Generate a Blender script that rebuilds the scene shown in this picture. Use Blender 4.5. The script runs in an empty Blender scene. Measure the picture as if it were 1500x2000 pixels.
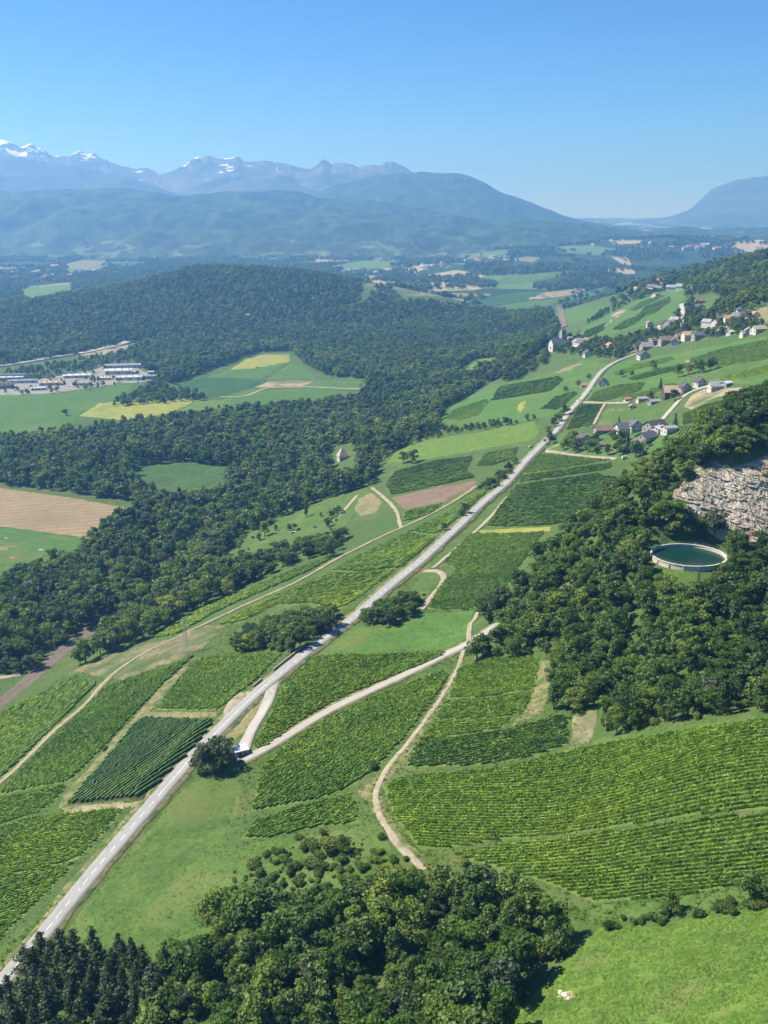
import bpy, bmesh, math, random
import numpy as np
from mathutils import Vector, Matrix
from mathutils.geometry import delaunay_2d_cdt
random.seed(7); RNG = np.random.default_rng(11)
R = math.radians
SC = bpy.context.scene
COL = SC.collection
# ------------------------------------------------------------------ camera, sky, sun, exposure
FPX, HORIZON = 2100.0, 410.0            # focal length and horizon row in the pixels of a 1500 x 2000 picture
PITCH = math.atan((1000.0 - HORIZON) / FPX)
cam_data = bpy.data.cameras.new('camera'); cam = bpy.data.objects.new('camera', cam_data); COL.objects.link(cam)
cam_data.sensor_fit = 'HORIZONTAL'; cam_data.sensor_width = 36.0; cam_data.lens = 36.0 * FPX / 1500.0
cam_data.clip_start = 1.0; cam_data.clip_end = 80000.0
cam.location = (0, 0, 0); cam.rotation_euler = (math.pi / 2 - PITCH, 0, 0)
SC.camera = cam
SUN_AZ, SUN_EL = R(-80.0), R(50.0)       # azimuth measured from +Y (view direction) towards +X
sun_dir = Vector((math.sin(SUN_AZ) * math.cos(SUN_EL), math.cos(SUN_AZ) * math.cos(SUN_EL), math.sin(SUN_EL)))
w = bpy.data.worlds.new('World'); SC.world = w; w.use_nodes = True
nt = w.node_tree; bg = nt.nodes['Background']
sky = nt.nodes.new('ShaderNodeTexSky'); sky.sky_type = 'NISHITA'; sky.sun_disc = False
sky.sun_elevation = SUN_EL; sky.sun_rotation = SUN_AZ; sky.altitude = 3500; sky.air_density = 1.0; sky.dust_density = 0.0; sky.ozone_density = 8.0
hs = nt.nodes.new('ShaderNodeHueSaturation'); hs.inputs['Saturation'].default_value = 1.14; nt.links.new(sky.outputs[0], hs.inputs['Color']); nt.links.new(hs.outputs[0], bg.inputs[0]); bg.inputs[1].default_value = 0.07
sl = bpy.data.lights.new('sun', 'SUN'); sl.energy = 4.6; sl.angle = R(0.53); sl.color = (1.0, 0.94, 0.81)
so = bpy.data.objects.new('sun', sl); COL.objects.link(so)
so.rotation_euler = sun_dir.to_track_quat('Z', 'Y').to_euler()
vs = SC.view_settings; vs.view_transform = 'Standard'; vs.look = 'None'; vs.exposure = 1.18; vs.gamma = 1.0; vs.use_curve_mapping = False
cy = SC.cycles
cy.max_bounces = 4; cy.diffuse_bounces = 2; cy.glossy_bounces = 2; cy.transmission_bounces = 2; cy.transparent_max_bounces = 4; cy.volume_bounces = 1
cy.use_denoising = True; cy.caustics_reflective = False; cy.caustics_refractive = False
SC.render.film_transparent = False
# ------------------------------------------------------------------ the lie of the land (metres; the eye is at the origin)
CT, ST = math.cos(PITCH), math.sin(PITCH)
FLOOR = -262.0
def ray(px, py):
    u = (np.asarray(px, float) - 750.0) / FPX; v = (np.asarray(py, float) - 1000.0) / FPX
    return u, CT - v * ST, -ST - v * CT
def at_z(px, py, z):
    a, b, c = ray(px, py); t = z / c
    return a * t, b * t
def at_y(px, py, Y):
    a, b, c = ray(px, py); t = Y / b
    return a * t, c * t
def project(x, y, z):
    d = y * CT - z * ST
    return 750.0 + FPX * x / d, 1000.0 - FPX * (y * ST + z * CT) / d
# surveyed heights: picture column, row, height
CTRL = [
 # main road
 (25,1890,-214),(140,1755,-212),(300,1562,-206),(440,1412,-201),(566,1300,-198),(700,1198,-195),(830,1090,-192),(940,984,-190),(1048,880,-186),(1108,810,-178),(1162,744,-170),(1210,703,-164),(1331,648,-140),(1331,594,-128),
 # foot path below the road and the vineyards
 (0,1530,-236),(100,1430,-236),(210,1330,-234),(360,1245,-230),(560,1150,-220),(780,1030,-209),(930,950,-197),
 (0,1700,-222),(0,1390,-251),(390,1330,-217),(230,1480,-217),(150,1380,-241),(600,1190,-209),(700,1090,-210),
 # railway and the valley floor
 (60,1330,-258),(200,1220,-259),(355,1090,-260),(410,1035,-260),(600,930,-261),(800,800,-261),(1000,670,-261),(1095,615,-258),
 (0,1100,-262),(0,900,-262),(200,1000,-262),(300,900,-262),(500,850,-262),(600,760,-262),(300,750,-262),(0,750,-262),(800,700,-262),(900,640,-262),(500,650,-262),(700,600,-262),(100,640,-262),
 # lower slope
 (450,1090,-246),(560,1030,-241),(690,985,-226),(740,960,-221),(665,892,-244),(760,905,-226),(840,875,-213),(920,860,-202),(900,900,-208),(980,830,-196),(870,815,-224),(960,770,-204),(1060,745,-190),(1085,672,-184),(1000,730,-215),(1160,690,-172),(1120,655,-196),(1200,620,-180),
 # uphill of the road
 (485,1478,-202),(690,1370,-194),(900,1280,-187),(985,1205,-182),(725,1535,-190),(800,1480,-185),(1000,1450,-174),(1115,1400,-169),(1500,1400,-140),(1300,1430,-154),(1100,1570,-172),(1500,1580,-149),(1500,1710,-156),(1160,1770,-172),(1000,1680,-178),(850,1660,-184),(400,1620,-205),(300,1780,-206),(480,1640,-199),(700,1610,-189),
 (1500,1850,-150),(1500,2000,-147),(1200,1950,-167),(1000,2000,-177),(700,1900,-190),(300,1950,-206),(30,2050,-218),
 (860,1200,-189),(980,1100,-184),(1120,960,-181),(1190,900,-176),(1280,850,-163),(1180,800,-170),(1300,790,-155),(1250,720,-158),(1330,760,-147),(1440,760,-134),(1500,660,-116),(1300,690,-150),(1400,690,-134),(1480,640,-112),(1420,600,-108),
]
WORLD = [  # x, y, z of places the picture does not show, and of the wooded spur with the quarry
 (178,500,-90),(150,490,-105),(125,485,-121),(103,488,-138),(78,480,-157),(52,460,-175),(240,505,-74),(320,520,-56),
 (122,430,-140),(150,452,-139),(160,474,-108),(190,455,-134),(190,480,-101),(83,385,-159),(115,365,-151),(62,395,-171),(130,300,-146),(180,350,-135),(230,400,-118),
 (120,590,-168),(170,620,-160),(90,600,-178),(230,640,-140),(300,700,-120),
 (-400,150,-262),(-330,330,-262),(-600,500,-262),(-700,900,-262),(-1100,1500,-262),(-1500,2200,-262),(-140,100,-226),(0,110,-200),(110,110,-165),(200,110,-130),(300,160,-105),(300,260,-95),(420,380,-60),
 (560,900,-80),(700,1300,-60),(700,1900,-70),(900,2000,-40),(1300,2600,-60),(560,2050,-140),(440,2300,-190),(700,2700,-160),(1100,3000,-120),(400,2800,-255),(0,2600,-262),(-600,1900,-262),(0,3200,-262),(600,3300,-250),(1600,3000,-40),(1000,900,10),(1000,300,40),
]
pts = [(*at_z(a, b, c), c) for a, b, c in CTRL] + WORLD
P = np.array(pts, float); S0 = 400.0
def tps_k(d2): return 0.5 * d2 * np.log(d2 + 1e-12)
A = P[:, :2] / S0; n = len(A)
K = tps_k(((A[:, None] - A[None]) ** 2).sum(-1)) + np.eye(n) * 2e-4
M = np.zeros((n + 3, n + 3)); M[:n, :n] = K; M[:n, n] = 1; M[:n, n + 1:] = A; M[n, :n] = 1; M[n + 1:, :n] = A.T
W = np.linalg.solve(M, np.concatenate([P[:, 2], np.zeros(3)]))
def tps(x, y):
    q = np.stack([x, y], -1).reshape(-1, 2) / S0; out = np.empty(len(q))
    for i in range(0, len(q), 20000):
        c = q[i:i + 20000]
        out[i:i + 20000] = tps_k(((c[:, None] - A[None]) ** 2).sum(-1)) @ W[:n] + W[n] + c @ W[n + 1:]
    return out.reshape(np.shape(x))
# value noise
def _h(ix, iy, s):
    v = np.sin(ix * 127.1 + iy * 311.7 + s * 74.7) * 43758.5453
    return v - np.floor(v)
def vnoise(x, y, s=0):
    ix, iy = np.floor(x), np.floor(y); fx, fy = x - ix, y - iy
    fx = fx * fx * (3 - 2 * fx); fy = fy * fy * (3 - 2 * fy)
    a, b, c, d = _h(ix, iy, s), _h(ix + 1, iy, s), _h(ix, iy + 1, s), _h(ix + 1, iy + 1, s)
    return (a * (1 - fx) + b * fx) * (1 - fy) + (c * (1 - fx) + d * fx) * fy
def fbm(x, y, s=0, o=4):
    v, a = 0.0, 0.5
    for i in range(o):
        v = v + a * (vnoise(x, y, s + i) - 0.5) * 2; a *= 0.5; x = x * 2.03; y = y * 2.03
    return v
def ridge_hill(x, y, line):
    """height above the floor of a rounded hill that follows a line of (x, y, height, half width)"""
    best = np.zeros_like(x)
    for (x0, y0, h0, r0), (x1, y1, h1, r1) in zip(line, line[1:]):
        dx, dy = x1 - x0, y1 - y0; t = np.clip(((x - x0) * dx + (y - y0) * dy) / (dx * dx + dy * dy), 0, 1)
        d = np.hypot(x - x0 - t * dx, y - y0 - t * dy); r = r0 + t * (r1 - r0); h = h0 + t * (h1 - h0)
        q = np.clip(1 - (d / r) ** 2, 0, 1); best = np.maximum(best, h * q ** 1.3)
    return best
HILLS = [
 [(-1500,2350,16,600),(-950,2450,27,540),(-640,2750,56,560),(-390,3000,98,560),(-170,2980,66,500),(-20,2900,22,380)],
 [(900,6000,55,700),(1700,6300,110,900),(2600,6300,120,1200)],
 [(300,5000,20,500),(900,4600,24,600)],
]
def height(x, y):
    z = tps(x, y)
    q = np.clip((y - 2500) / 900.0, 0, 1); q = q * q * (3 - 2 * q)
    z = z * (1 - q) + FLOOR * q
    e = z - FLOOR; k = 3.0
    z = FLOOR + np.where(e > 30, e, k * np.log1p(np.exp(np.clip(e, -60, 30) / k))) - k * math.log(2) * np.exp(-(e / 8.0) ** 2) * 0
    for hl in HILLS:
        hh = ridge_hill(x, y, hl); hh = hh * (1 + 0.28 * fbm(x / 260, y / 260, 5, 3))
        z = np.maximum(z, FLOOR + hh)
    far = np.clip((y - 3500) / 2000, 0, 1)
    z = z + far * 14 * fbm(x / 500, y / 500, 9, 3) + np.clip((y - 6000) / 10000, 0, 1.4) * 85
    near = np.exp(-np.maximum(y - 300, 0) / 600)
    z = z + 0.5 * fbm(x / 14, y / 14, 21, 2) * near + 0.9 * fbm(x / 60, y / 60, 23, 2)
    return z
NT, NS = 440, 480
T0, T1, Y0, Y1 = -0.72, 0.72, 85.0, 20000.0
TT = np.linspace(T0, T1, NT); SS = np.linspace(math.log(Y0), math.log(Y1), NS); YY = np.exp(SS)
GX = TT[None, :] * YY[:, None]; GY = np.repeat(YY[:, None], NT, 1)
GZ = height(GX, GY)
def zat(x, y):
    x = np.asarray(x, float); y = np.asarray(y, float)
    a = np.clip((x / y - T0) / (T1 - T0) * (NT - 1), 0, NT - 1.001); b = np.clip((np.log(y) - SS[0]) / (SS[-1] - SS[0]) * (NS - 1), 0, NS - 1.001)
    i, j = a.astype(int), b.astype(int); fa = a - i; ya, yb = YY[j], YY[j + 1]; fb = (y - ya) / (yb - ya)
    return (GZ[j, i] * (1 - fa) + GZ[j, i + 1] * fa) * (1 - fb) + (GZ[j + 1, i] * (1 - fa) + GZ[j + 1, i + 1] * fa) * fb
def hit(px, py):
    """where the sight line through a picture point meets the ground: x, y, z arrays"""
    px = np.atleast_1d(np.asarray(px, float)); py = np.atleast_1d(np.asarray(py, float))
    a, b, c = ray(px, py); t = a / b; k = c / b
    f = np.clip((t - T0) / (T1 - T0) * (NT - 1), 0, NT - 1.001); i = f.astype(int); f = f - i
    ox = np.empty(len(px)); oy = np.empty(len(px)); oz = np.empty(len(px))
    for n_ in range(len(px)):
        prof = GZ[:, i[n_]] * (1 - f[n_]) + GZ[:, i[n_] + 1] * f[n_]
        dlt = prof - k[n_] * YY
        w_ = np.nonzero((dlt[1:] >= 0) & (dlt[:-1] < 0))[0]
        if len(w_) == 0: y = YY[-1] if dlt[-1] < 0 else YY[0]
        else:
            j = w_[0]; y = YY[j] + (YY[j + 1] - YY[j]) * (-dlt[j]) / (dlt[j + 1] - dlt[j])
        ox[n_], oy[n_] = t[n_] * y, y
    return ox, oy, zat(ox, oy)
# ------------------------------------------------------------------ roads (picture points -> ground), cut level into the slope
def smooth_line(x, y, step):
    """even, smooth resampling of a line"""
    d = np.concatenate([[0], np.cumsum(np.hypot(np.diff(x), np.diff(y)))])
    m = max(8, int(d[-1] / step)); s = np.linspace(0, d[-1], m)
    X, Y = np.interp(s, d, x), np.interp(s, d, y)
    r = max(1, int(14 / step))
    for _ in range(3):
        k = np.ones(2 * r + 1) / (2 * r + 1)
        for q in (X, Y):
            a, b = q[0], q[-1]; e = np.concatenate([2 * a - q[r:0:-1], q, 2 * b - q[-2:-r - 2:-1]]); q[:] = np.convolve(e, k, 'valid')
    return X, Y
ROADS = {
 'main': dict(w=5.6, cut=1, px=[(-60,1985),(20,1898),(86,1821),(145,1753),(188,1700),(230,1650),(260,1614),(300,1562),(330,1530),(368,1489),(440,1412),(480,1372),(512,1344),(540,1322),(566,1300),(606,1270),(640,1244),(676,1218),(700,1198),(740,1166),(780,1130),(818,1100),(869,1054),(912,1014),(940,984),(958,970),(988,947),(1026,902),(1048,880),(1064,864),(1086,844),(1108,810),(1130,786),(1150,762),(1174,726),(1190,714),(1212,702),(1245,690),(1290,675),(1326,655)]),
 'side': dict(w=4.1, cut=1, px=[(474,1488),(500,1484),(522,1474),(560,1438),(600,1408),(650,1380),(700,1358),(760,1336),(820,1310),(870,1292),(905,1274),(940,1246),(965,1222),(992,1188)]),
 'slip': dict(w=5.0, cut=0, px=[(534,1334),(524,1365),(513,1400),(492,1432),(470,1448),(452,1464),(450,1482),(474,1488)]),
 'path': dict(w=1.8, cut=0, px=[(-40,1562),(0,1531),(60,1475),(110,1425),(170,1365),(205,1335),(262,1285),(330,1252),(380,1228),(440,1200),(520,1162),(580,1140),(660,1090),(720,1060),(785,1030),(850,1003),(900,972),(930,950)]),
 'track': dict(w=2.0, cut=0, px=[(905,1280),(893,1312),(862,1362),(820,1425),(785,1472),(765,1497),(735,1512),(718,1535),(724,1560),(736,1590),(752,1625),(775,1655),(800,1680),(830,1700)]),
 'loop': dict(w=2.2, cut=0, px=[(726,953),(745,968),(765,985),(780,1005),(778,1024),(785,1030)]),
 'edge': dict(w=3.0, cut=0, px=[(1010,948),(980,985),(950,1020),(925,1042),(895,1068),(868,1092),(846,1108)]),
 'spur': dict(w=3.6, cut=0, px=[(828,1112),(850,1108),(876,1110),(880,1120),(862,1145),(842,1168),(828,1184),(822,1192)]),
 'bend': dict(w=2.4, cut=0, px=[(934,1196),(918,1214),(912,1236),(916,1256)]),
 'lane': dict(w=3.2, cut=0, px=[(1098,869),(1062,872),(1058,880),(1080,884),(1120,889),(1165,894),(1205,896)]),
 'farm': dict(w=3.2, cut=0, px=[(1140,786),(1175,788),(1230,786)]),
 'yard': dict(w=3.2, cut=0, px=[(1160,830),(1170,808),(1182,789)]),
 'upper': dict(w=4.4, cut=0, px=[(1292,822),(1310,802),(1325,783),(1340,768),(1362,756),(1395,752)]),
 'village': dict(w=6.0, cut=0, px=[(1326,655),(1331,640),(1334,615),(1331,594)]),
 'field_lane': dict(w=3.0, cut=0, px=[(1170,648),(1185,636),(1195,625)]),
 'south_track': dict(w=3.4, cut=0, px=[(664,1008),(680,990),(700,966)]),
 'valley_track': dict(w=5.0, cut=0, px=[(430,776),(480,776),(520,758),(600,756),(705,760)]),
 'rail_crossing': dict(w=4.5, cut=0, px=[(-40,1320),(0,1326),(28,1330),(40,1318)]),
}
for k_, r_ in ROADS.items():
    a = np.array(r_['px'], float); x, y, z = hit(a[:, 0], a[:, 1])
    r_['x'], r_['y'] = smooth_line(x, y, 2.5)
LEVEL = np.zeros_like(GZ)
for k_ in ('main', 'side'):
    r_ = ROADS[k_]; z = zat(r_['x'], r_['y']); kk = np.ones(31) / 31
    e = np.concatenate([np.full(15, z[0]) + (np.arange(-15, 0)) * (z[1] - z[0]), z, np.full(15, z[-1])]); z = np.convolve(e, kk, 'valid')
    sel = np.nonzero((GY < 900) & (GY > r_['y'].min() - 20) & (GX > r_['x'].min() - 20) & (GX < r_['x'].max() + 20))
    q = np.stack([GX[sel], GY[sel]], -1); rp = np.stack([r_['x'], r_['y']], -1)
    dmin = np.full(len(q), 1e9); zi = np.zeros(len(q))
    for i in range(0, len(q), 4000):
        d = np.hypot(q[i:i + 4000, None, 0] - rp[None, :, 0], q[i:i + 4000, None, 1] - rp[None, :, 1]); j = d.argmin(1)
        dmin[i:i + 4000] = d[np.arange(len(j)), j]; zi[i:i + 4000] = z[j]
    hw = r_['w'] / 2 + 1.2; f = np.clip(1 - (dmin - hw) / 13.0, 0, 1); f = f * f * (3 - 2 * f)
    GZ[sel] = GZ[sel] * (1 - f) + zi * f
TANKZ = -138.6; TANKX, TANKY = [float(v) for v in at_z(1345, 1083, TANKZ)]
d_ = np.hypot(GX - TANKX, GY - TANKY); f = np.clip(1 - (d_ - 17.0) / 17.0, 0, 1); f = f * f * (3 - 2 * f); GZ = GZ * (1 - f) + (TANKZ - 2.4) * f
lim = -143.5 + np.maximum(0, GY - 448) * 1.19 + 40 * np.clip((122 - GX) / 10, 0, 1) + 200 * np.clip((GY - 474) / 5, 0, 1) + 200 * np.clip((GX - 300) / 40, 0, 1)
GZ = np.where((GY > 440) & (GY < 481) & (GX > 108), np.minimum(GZ, lim), GZ)             # the quarry is cut into the spur
ROADPTS = np.concatenate([np.stack([r_['x'], r_['y'], np.full(len(r_['x']), r_['w'] / 2)], -1) for r_ in ROADS.values()])
# ------------------------------------------------------------------ helpers
def link(o, parent=None, label=None, cat=None, group=None, kind=None):
    COL.objects.link(o)
    if parent is not None: o.parent = parent
    if label: o['label'] = label
    if cat: o['category'] = cat
    if group: o['group'] = group
    if kind: o['kind'] = kind
    return o
def npmesh(name, V, F, mats, smooth=False, midx=None):
    """V (n,3), F (m,3) or (m,4)"""
    V = np.asarray(V, np.float32); F = np.asarray(F, np.int32); me = bpy.data.meshes.new(name); k = F.shape[1]
    me.vertices.add(len(V)); me.vertices.foreach_set('co', V.ravel())
    me.loops.add(F.size); me.loops.foreach_set('vertex_index', F.ravel())
    me.polygons.add(len(F)); me.polygons.foreach_set('loop_start', np.arange(0, F.size, k, dtype=np.int32))
    if midx is not None: me.polygons.foreach_set('material_index', np.asarray(midx, np.int32))
    me.polygons.foreach_set('use_smooth', np.full(len(F), smooth))
    for m in (mats if isinstance(mats, (list, tuple)) else [mats]): me.materials.append(m)
    me.update(calc_edges=True); return me
def empty(name, loc, rz=0.0, **kw):
    o = bpy.data.objects.new(name, None); o.location = loc; o.rotation_euler = (0, 0, rz); o.empty_display_size = 1
    return link(o, **kw)
class MB:
    """collects boxes, prisms and bars into one mesh"""
    def __init__(s): s.v = []; s.f = []
    def add(s, vs_, fs):
        b = len(s.v); s.v += [tuple(p) for p in vs_]; s.f += [tuple(b + i for i in f) for f in fs]
    def box(s, c, d, rz=0.0):
        x, y, z = d[0] / 2, d[1] / 2, d[2] / 2; ca, sa = math.cos(rz), math.sin(rz); vs_ = []
        for k in (-1, 1):
            for a, b in ((-1, -1), (1, -1), (1, 1), (-1, 1)):
                px, py = a * x, b * y; vs_.append((c[0] + px * ca - py * sa, c[1] + px * sa + py * ca, c[2] + k * z))
        s.add(vs_, [(3, 2, 1, 0), (4, 5, 6, 7), (0, 1, 5, 4), (1, 2, 6, 5), (2, 3, 7, 6), (3, 0, 4, 7)])
    def bar(s, a, b, r0, r1=None, n=6):
        a, b = Vector(a), Vector(b); r1 = r0 if r1 is None else r1; d = (b - a).normalized()
        u = d.orthogonal().normalized(); w_ = d.cross(u); vs_ = []
        for p, r in ((a, r0), (b, r1)):
            for i in range(n):
                t = 2 * math.pi * i / n; vs_.append(p + (u * math.cos(t) + w_ * math.sin(t)) * r)
        s.add(vs_, [(i, (i + 1) % n, n + (i + 1) % n, n + i) for i in range(n)] + [tuple(range(n - 1, -1, -1)), tuple(range(n, 2 * n))])
    def mesh(s, name, m, smooth=False):
        me = bpy.data.meshes.new(name); me.from_pydata(s.v, [], s.f); me.materials.append(m)
        if smooth: me.polygons.foreach_set('use_smooth', [True] * len(me.polygons))
        me.update(); return me
    def build(s, name, m, parent=None, smooth=False, **kw):
        return link(bpy.data.objects.new(name, s.mesh(name, m, smooth)), parent, **kw)
# ------------------------------------------------------------------ materials
def _new(name):
    m = bpy.data.materials.new(name); m.use_nodes = True; t = m.node_tree; b = t.nodes['Principled BSDF']
    b.inputs['Roughness'].default_value = 0.9; b.inputs['Specular IOR Level'].default_value = 0.15
    return m, t, b
def _n(t, kind, **kw):
    n_ = t.nodes.new('ShaderNode' + kind)
    for k, v in kw.items():
        if k in n_.inputs.keys(): n_.inputs[k].default_value = v
        else: setattr(n_, k, v)
    return n_
def _noise(t, vec, scale, detail=3.0, rough=0.6):
    n_ = _n(t, 'TexNoise'); n_.inputs['Scale'].default_value = scale; n_.inputs['Detail'].default_value = detail; n_.inputs['Roughness'].default_value = rough
    t.links.new(vec, n_.inputs['Vector']); return n_.outputs['Fac']
def _ramp(t, fac, stops):
    r = _n(t, 'ValToRGB'); e = r.color_ramp.elements
    while len(e) < len(stops): e.new(0.5)
    for q, (p, c) in zip(e, stops): q.position = p; q.color = (*c, 1) if len(c) == 3 else c
    t.links.new(fac, r.inputs['Fac']); return r.outputs['Color']
def _mix(t, fac, a, b, mode='MIX'):
    m = _n(t, 'Mix', data_type='RGBA', blend_type=mode)
    for s, v in ((m.inputs[0], fac), (m.inputs[6], a), (m.inputs[7], b)):
        if hasattr(v, 'is_linked'): t.links.new(v, s)
        elif isinstance(v, (int, float)): s.default_value = v
        else: s.default_value = (*v, 1)
    return m.outputs[2]
def _bump(t, b, h, strength, dist):
    n_ = _n(t, 'Bump'); n_.inputs['Strength'].default_value = strength; n_.inputs['Distance'].default_value = dist
    t.links.new(h, n_.inputs['Height']); t.links.new(n_.outputs[0], b.inputs['Normal'])
def _pos(t): return _n(t, 'NewGeometry').outputs['Position']
def ground_mat(name, c0, c1, c2=None, big=0.03, small=0.5, bump=0.6, dist=0.5, stripe=None, third=0.62):
    """mottled ground: c0..c1 by small noise, patches of c2 by broad noise, optional mown or ploughed stripes (angle, period, colour, amount)"""
    m, t, b = _new(name); p = _pos(t)
    s = _noise(t, p, small, 4.0, 0.65); l = _noise(t, p, big, 3.0, 0.55); mid = _noise(t, p, (big * small) ** 0.5, 3.0, 0.6)
    f = _n(t, 'Math', operation='MULTIPLY_ADD'); t.links.new(s, f.inputs[0]); f.inputs[1].default_value = 0.55
    g = _n(t, 'Math', operation='MULTIPLY'); t.links.new(mid, g.inputs[0]); g.inputs[1].default_value = 0.45; t.links.new(g.outputs[0], f.inputs[2])
    c = _ramp(t, f.outputs[0], [(0.36, c0), (0.64, c1)])
    if c2 is not None:
        q = _ramp(t, l, [(third - 0.1, (0, 0, 0)), (third + 0.08, (1, 1, 1))]); c = _mix(t, q, c, c2)
    if stripe:
        mp = _n(t, 'Mapping'); mp.inputs['Rotation'].default_value = (0, 0, stripe[0]); t.links.new(p, mp.inputs['Vector'])
        wv = _n(t, 'TexWave', wave_type='BANDS', bands_direction='X'); wv.inputs['Scale'].default_value = 0.314 / stripe[1]; wv.inputs['Distortion'].default_value = 1.2; wv.inputs['Detail'].default_value = 2.0; wv.inputs['Detail Scale'].default_value = 0.4
        t.links.new(mp.outputs[0], wv.inputs['Vector'])
        q = _n(t, 'Math', operation='MULTIPLY'); t.links.new(wv.outputs['Fac'], q.inputs[0]); q.inputs[1].default_value = stripe[3]
        c = _mix(t, q.outputs[0], c, stripe[2])
    t.links.new(c, b.inputs['Base Color']); _bump(t, b, f.outputs[0], bump, dist); return m
def leaf_mat(name, c0, c1, c2, trans=0.38, small=0.8):
    m, t, b = _new(name); p = _pos(t); oi = _n(t, 'ObjectInfo').outputs['Random']
    c = _ramp(t, oi, [(0.0, c0), (0.55, c1), (1.0, c2)])
    s = _noise(t, p, small, 3.0); v = _ramp(t, s, [(0.3, (0.62, 0.62, 0.62)), (0.7, (1.35, 1.35, 1.25))]); c = _mix(t, 1.0, c, v, 'MULTIPLY')
    st = _ramp(t, _noise(t, p, 0.010, 3.0, 0.6), [(0.34, (0.70, 0.80, 0.80)), (0.5, (1.0, 1.0, 1.0)), (0.66, (1.38, 1.22, 1.0))]); c = _mix(t, 1.0, c, st, 'MULTIPLY')
    b.inputs['Roughness'].default_value = 0.55; b.inputs['Specular IOR Level'].default_value = 0.25
    t.links.new(c, b.inputs['Base Color'])
    tr = _n(t, 'BsdfTranslucent'); t.links.new(_mix(t, 1.0, c, (1.2, 1.5, 0.7), 'MULTIPLY'), tr.inputs['Color'])
    ms = _n(t, 'MixShader'); ms.inputs[0].default_value = trans; t.links.new(b.outputs[0], ms.inputs[1]); t.links.new(tr.outputs[0], ms.inputs[2])
    t.links.new(ms.outputs[0], t.nodes['Material Output'].inputs['Surface']); return m
def plain(name, col, rough=0.8, var=0.15, scale=0.6, metal=0.0, spec=0.3):
    m, t, b = _new(name); tc = _n(t, 'TexCoord').outputs['Object']; s = _noise(t, tc, scale, 4.0)
    c = _ramp(t, s, [(0.3, tuple(q * (1 - var) for q in col)), (0.7, tuple(min(1, q * (1 + var)) for q in col))])
    t.links.new(c, b.inputs['Base Color']); b.inputs['Roughness'].default_value = rough; b.inputs['Metallic'].default_value = metal; b.inputs['Specular IOR Level'].default_value = spec
    return m
M = {}
M['meadow'] = ground_mat('meadow_grass', (0.034,0.070,0.014), (0.082,0.138,0.028), (0.100,0.120,0.036), 0.018, 0.45, 0.9, 0.5)
M['bright'] = ground_mat('bright_grass', (0.048,0.100,0.016), (0.130,0.205,0.034), (0.125,0.150,0.045), 0.05, 1.1, 1.0, 1.0, third=0.68)
M['lush'] = ground_mat('lush_grass', (0.040,0.098,0.018), (0.078,0.150,0.030), (0.095,0.130,0.034), 0.03, 0.5, 0.7, 0.4)
M['rough'] = ground_mat('rough_grass', (0.040,0.082,0.016), (0.084,0.142,0.030), (0.105,0.138,0.040), 0.04, 0.8, 1.0, 0.6)
M['dry'] = ground_mat('dry_grass', (0.120,0.115,0.050), (0.230,0.200,0.100), (0.090,0.110,0.040), 0.06, 0.6, 0.7, 0.3)
M['verge'] = ground_mat('dry_verge', (0.080,0.090,0.030), (0.250,0.215,0.110), (0.060,0.100,0.026), 0.25, 1.4, 0.8, 0.3, third=0.55)
M['soil'] = ground_mat('ploughed_soil', (0.110,0.075,0.050), (0.190,0.140,0.095), (0.140,0.120,0.080), 0.03, 0.6, 0.7, 0.3)
M['tan'] = ground_mat('bare_tan_earth', (0.190,0.155,0.095), (0.330,0.275,0.180), (0.080,0.100,0.040), 0.035, 0.35, 0.7, 0.3, third=0.55)
M['cleared'] = ground_mat('cleared_earth', (0.110,0.095,0.050), (0.215,0.185,0.110), (0.065,0.095,0.030), 0.05, 0.35, 0.7, 0.3, third=0.52)
M['stubble'] = ground_mat('wheat_stubble', (0.200,0.150,0.085), (0.280,0.215,0.125), (0.185,0.155,0.085), 0.012, 0.2, 0.4, 0.2, stripe=(R(72), 11.0, (0.160,0.125,0.065), 0.5))
M['yellow'] = ground_mat('ripe_crop', (0.165,0.190,0.035), (0.250,0.250,0.050), (0.125,0.180,0.040), 0.02, 0.2, 0.4, 0.3)
M['crop'] = ground_mat('green_crop', (0.048,0.105,0.018), (0.082,0.155,0.028), (0.095,0.155,0.032), 0.010, 0.3, 0.6, 0.4, stripe=(R(60), 14.0, (0.042,0.098,0.018), 0.5))
M['darkcrop'] = ground_mat('dark_green_crop', (0.022,0.065,0.018), (0.040,0.095,0.024), (0.050,0.105,0.026), 0.012, 0.3, 0.6, 0.4)
M['vineground'] = ground_mat('vineyard_floor', (0.062,0.105,0.020), (0.118,0.162,0.038), (0.170,0.150,0.070), 0.05, 0.7, 0.8, 0.3, third=0.70)
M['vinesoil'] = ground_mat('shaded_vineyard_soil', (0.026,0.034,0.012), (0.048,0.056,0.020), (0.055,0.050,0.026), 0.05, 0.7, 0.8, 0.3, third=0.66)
M['scrub'] = ground_mat('scrub', (0.030,0.075,0.018), (0.060,0.125,0.028), (0.045,0.070,0.022), 0.03, 0.35, 1.0, 1.2)
M['woodfloor'] = ground_mat('woodland_floor', (0.018,0.028,0.010), (0.045,0.060,0.020), (0.060,0.055,0.026), 0.05, 0.5, 0.8, 0.5)
M['gravel'] = ground_mat('pale_gravel', (0.200,0.170,0.120), (0.330,0.290,0.220), (0.130,0.140,0.070), 0.12, 1.6, 0.5, 0.1, third=0.66)
M['concrete'] = plain('weathered_concrete', (0.46,0.43,0.37), 0.9, 0.22, 0.35)
M['yardpave'] = ground_mat('yard_paving', (0.170,0.165,0.150), (0.270,0.260,0.235), (0.10,0.13,0.06), 0.03, 0.3, 0.2, 0.1)
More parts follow.
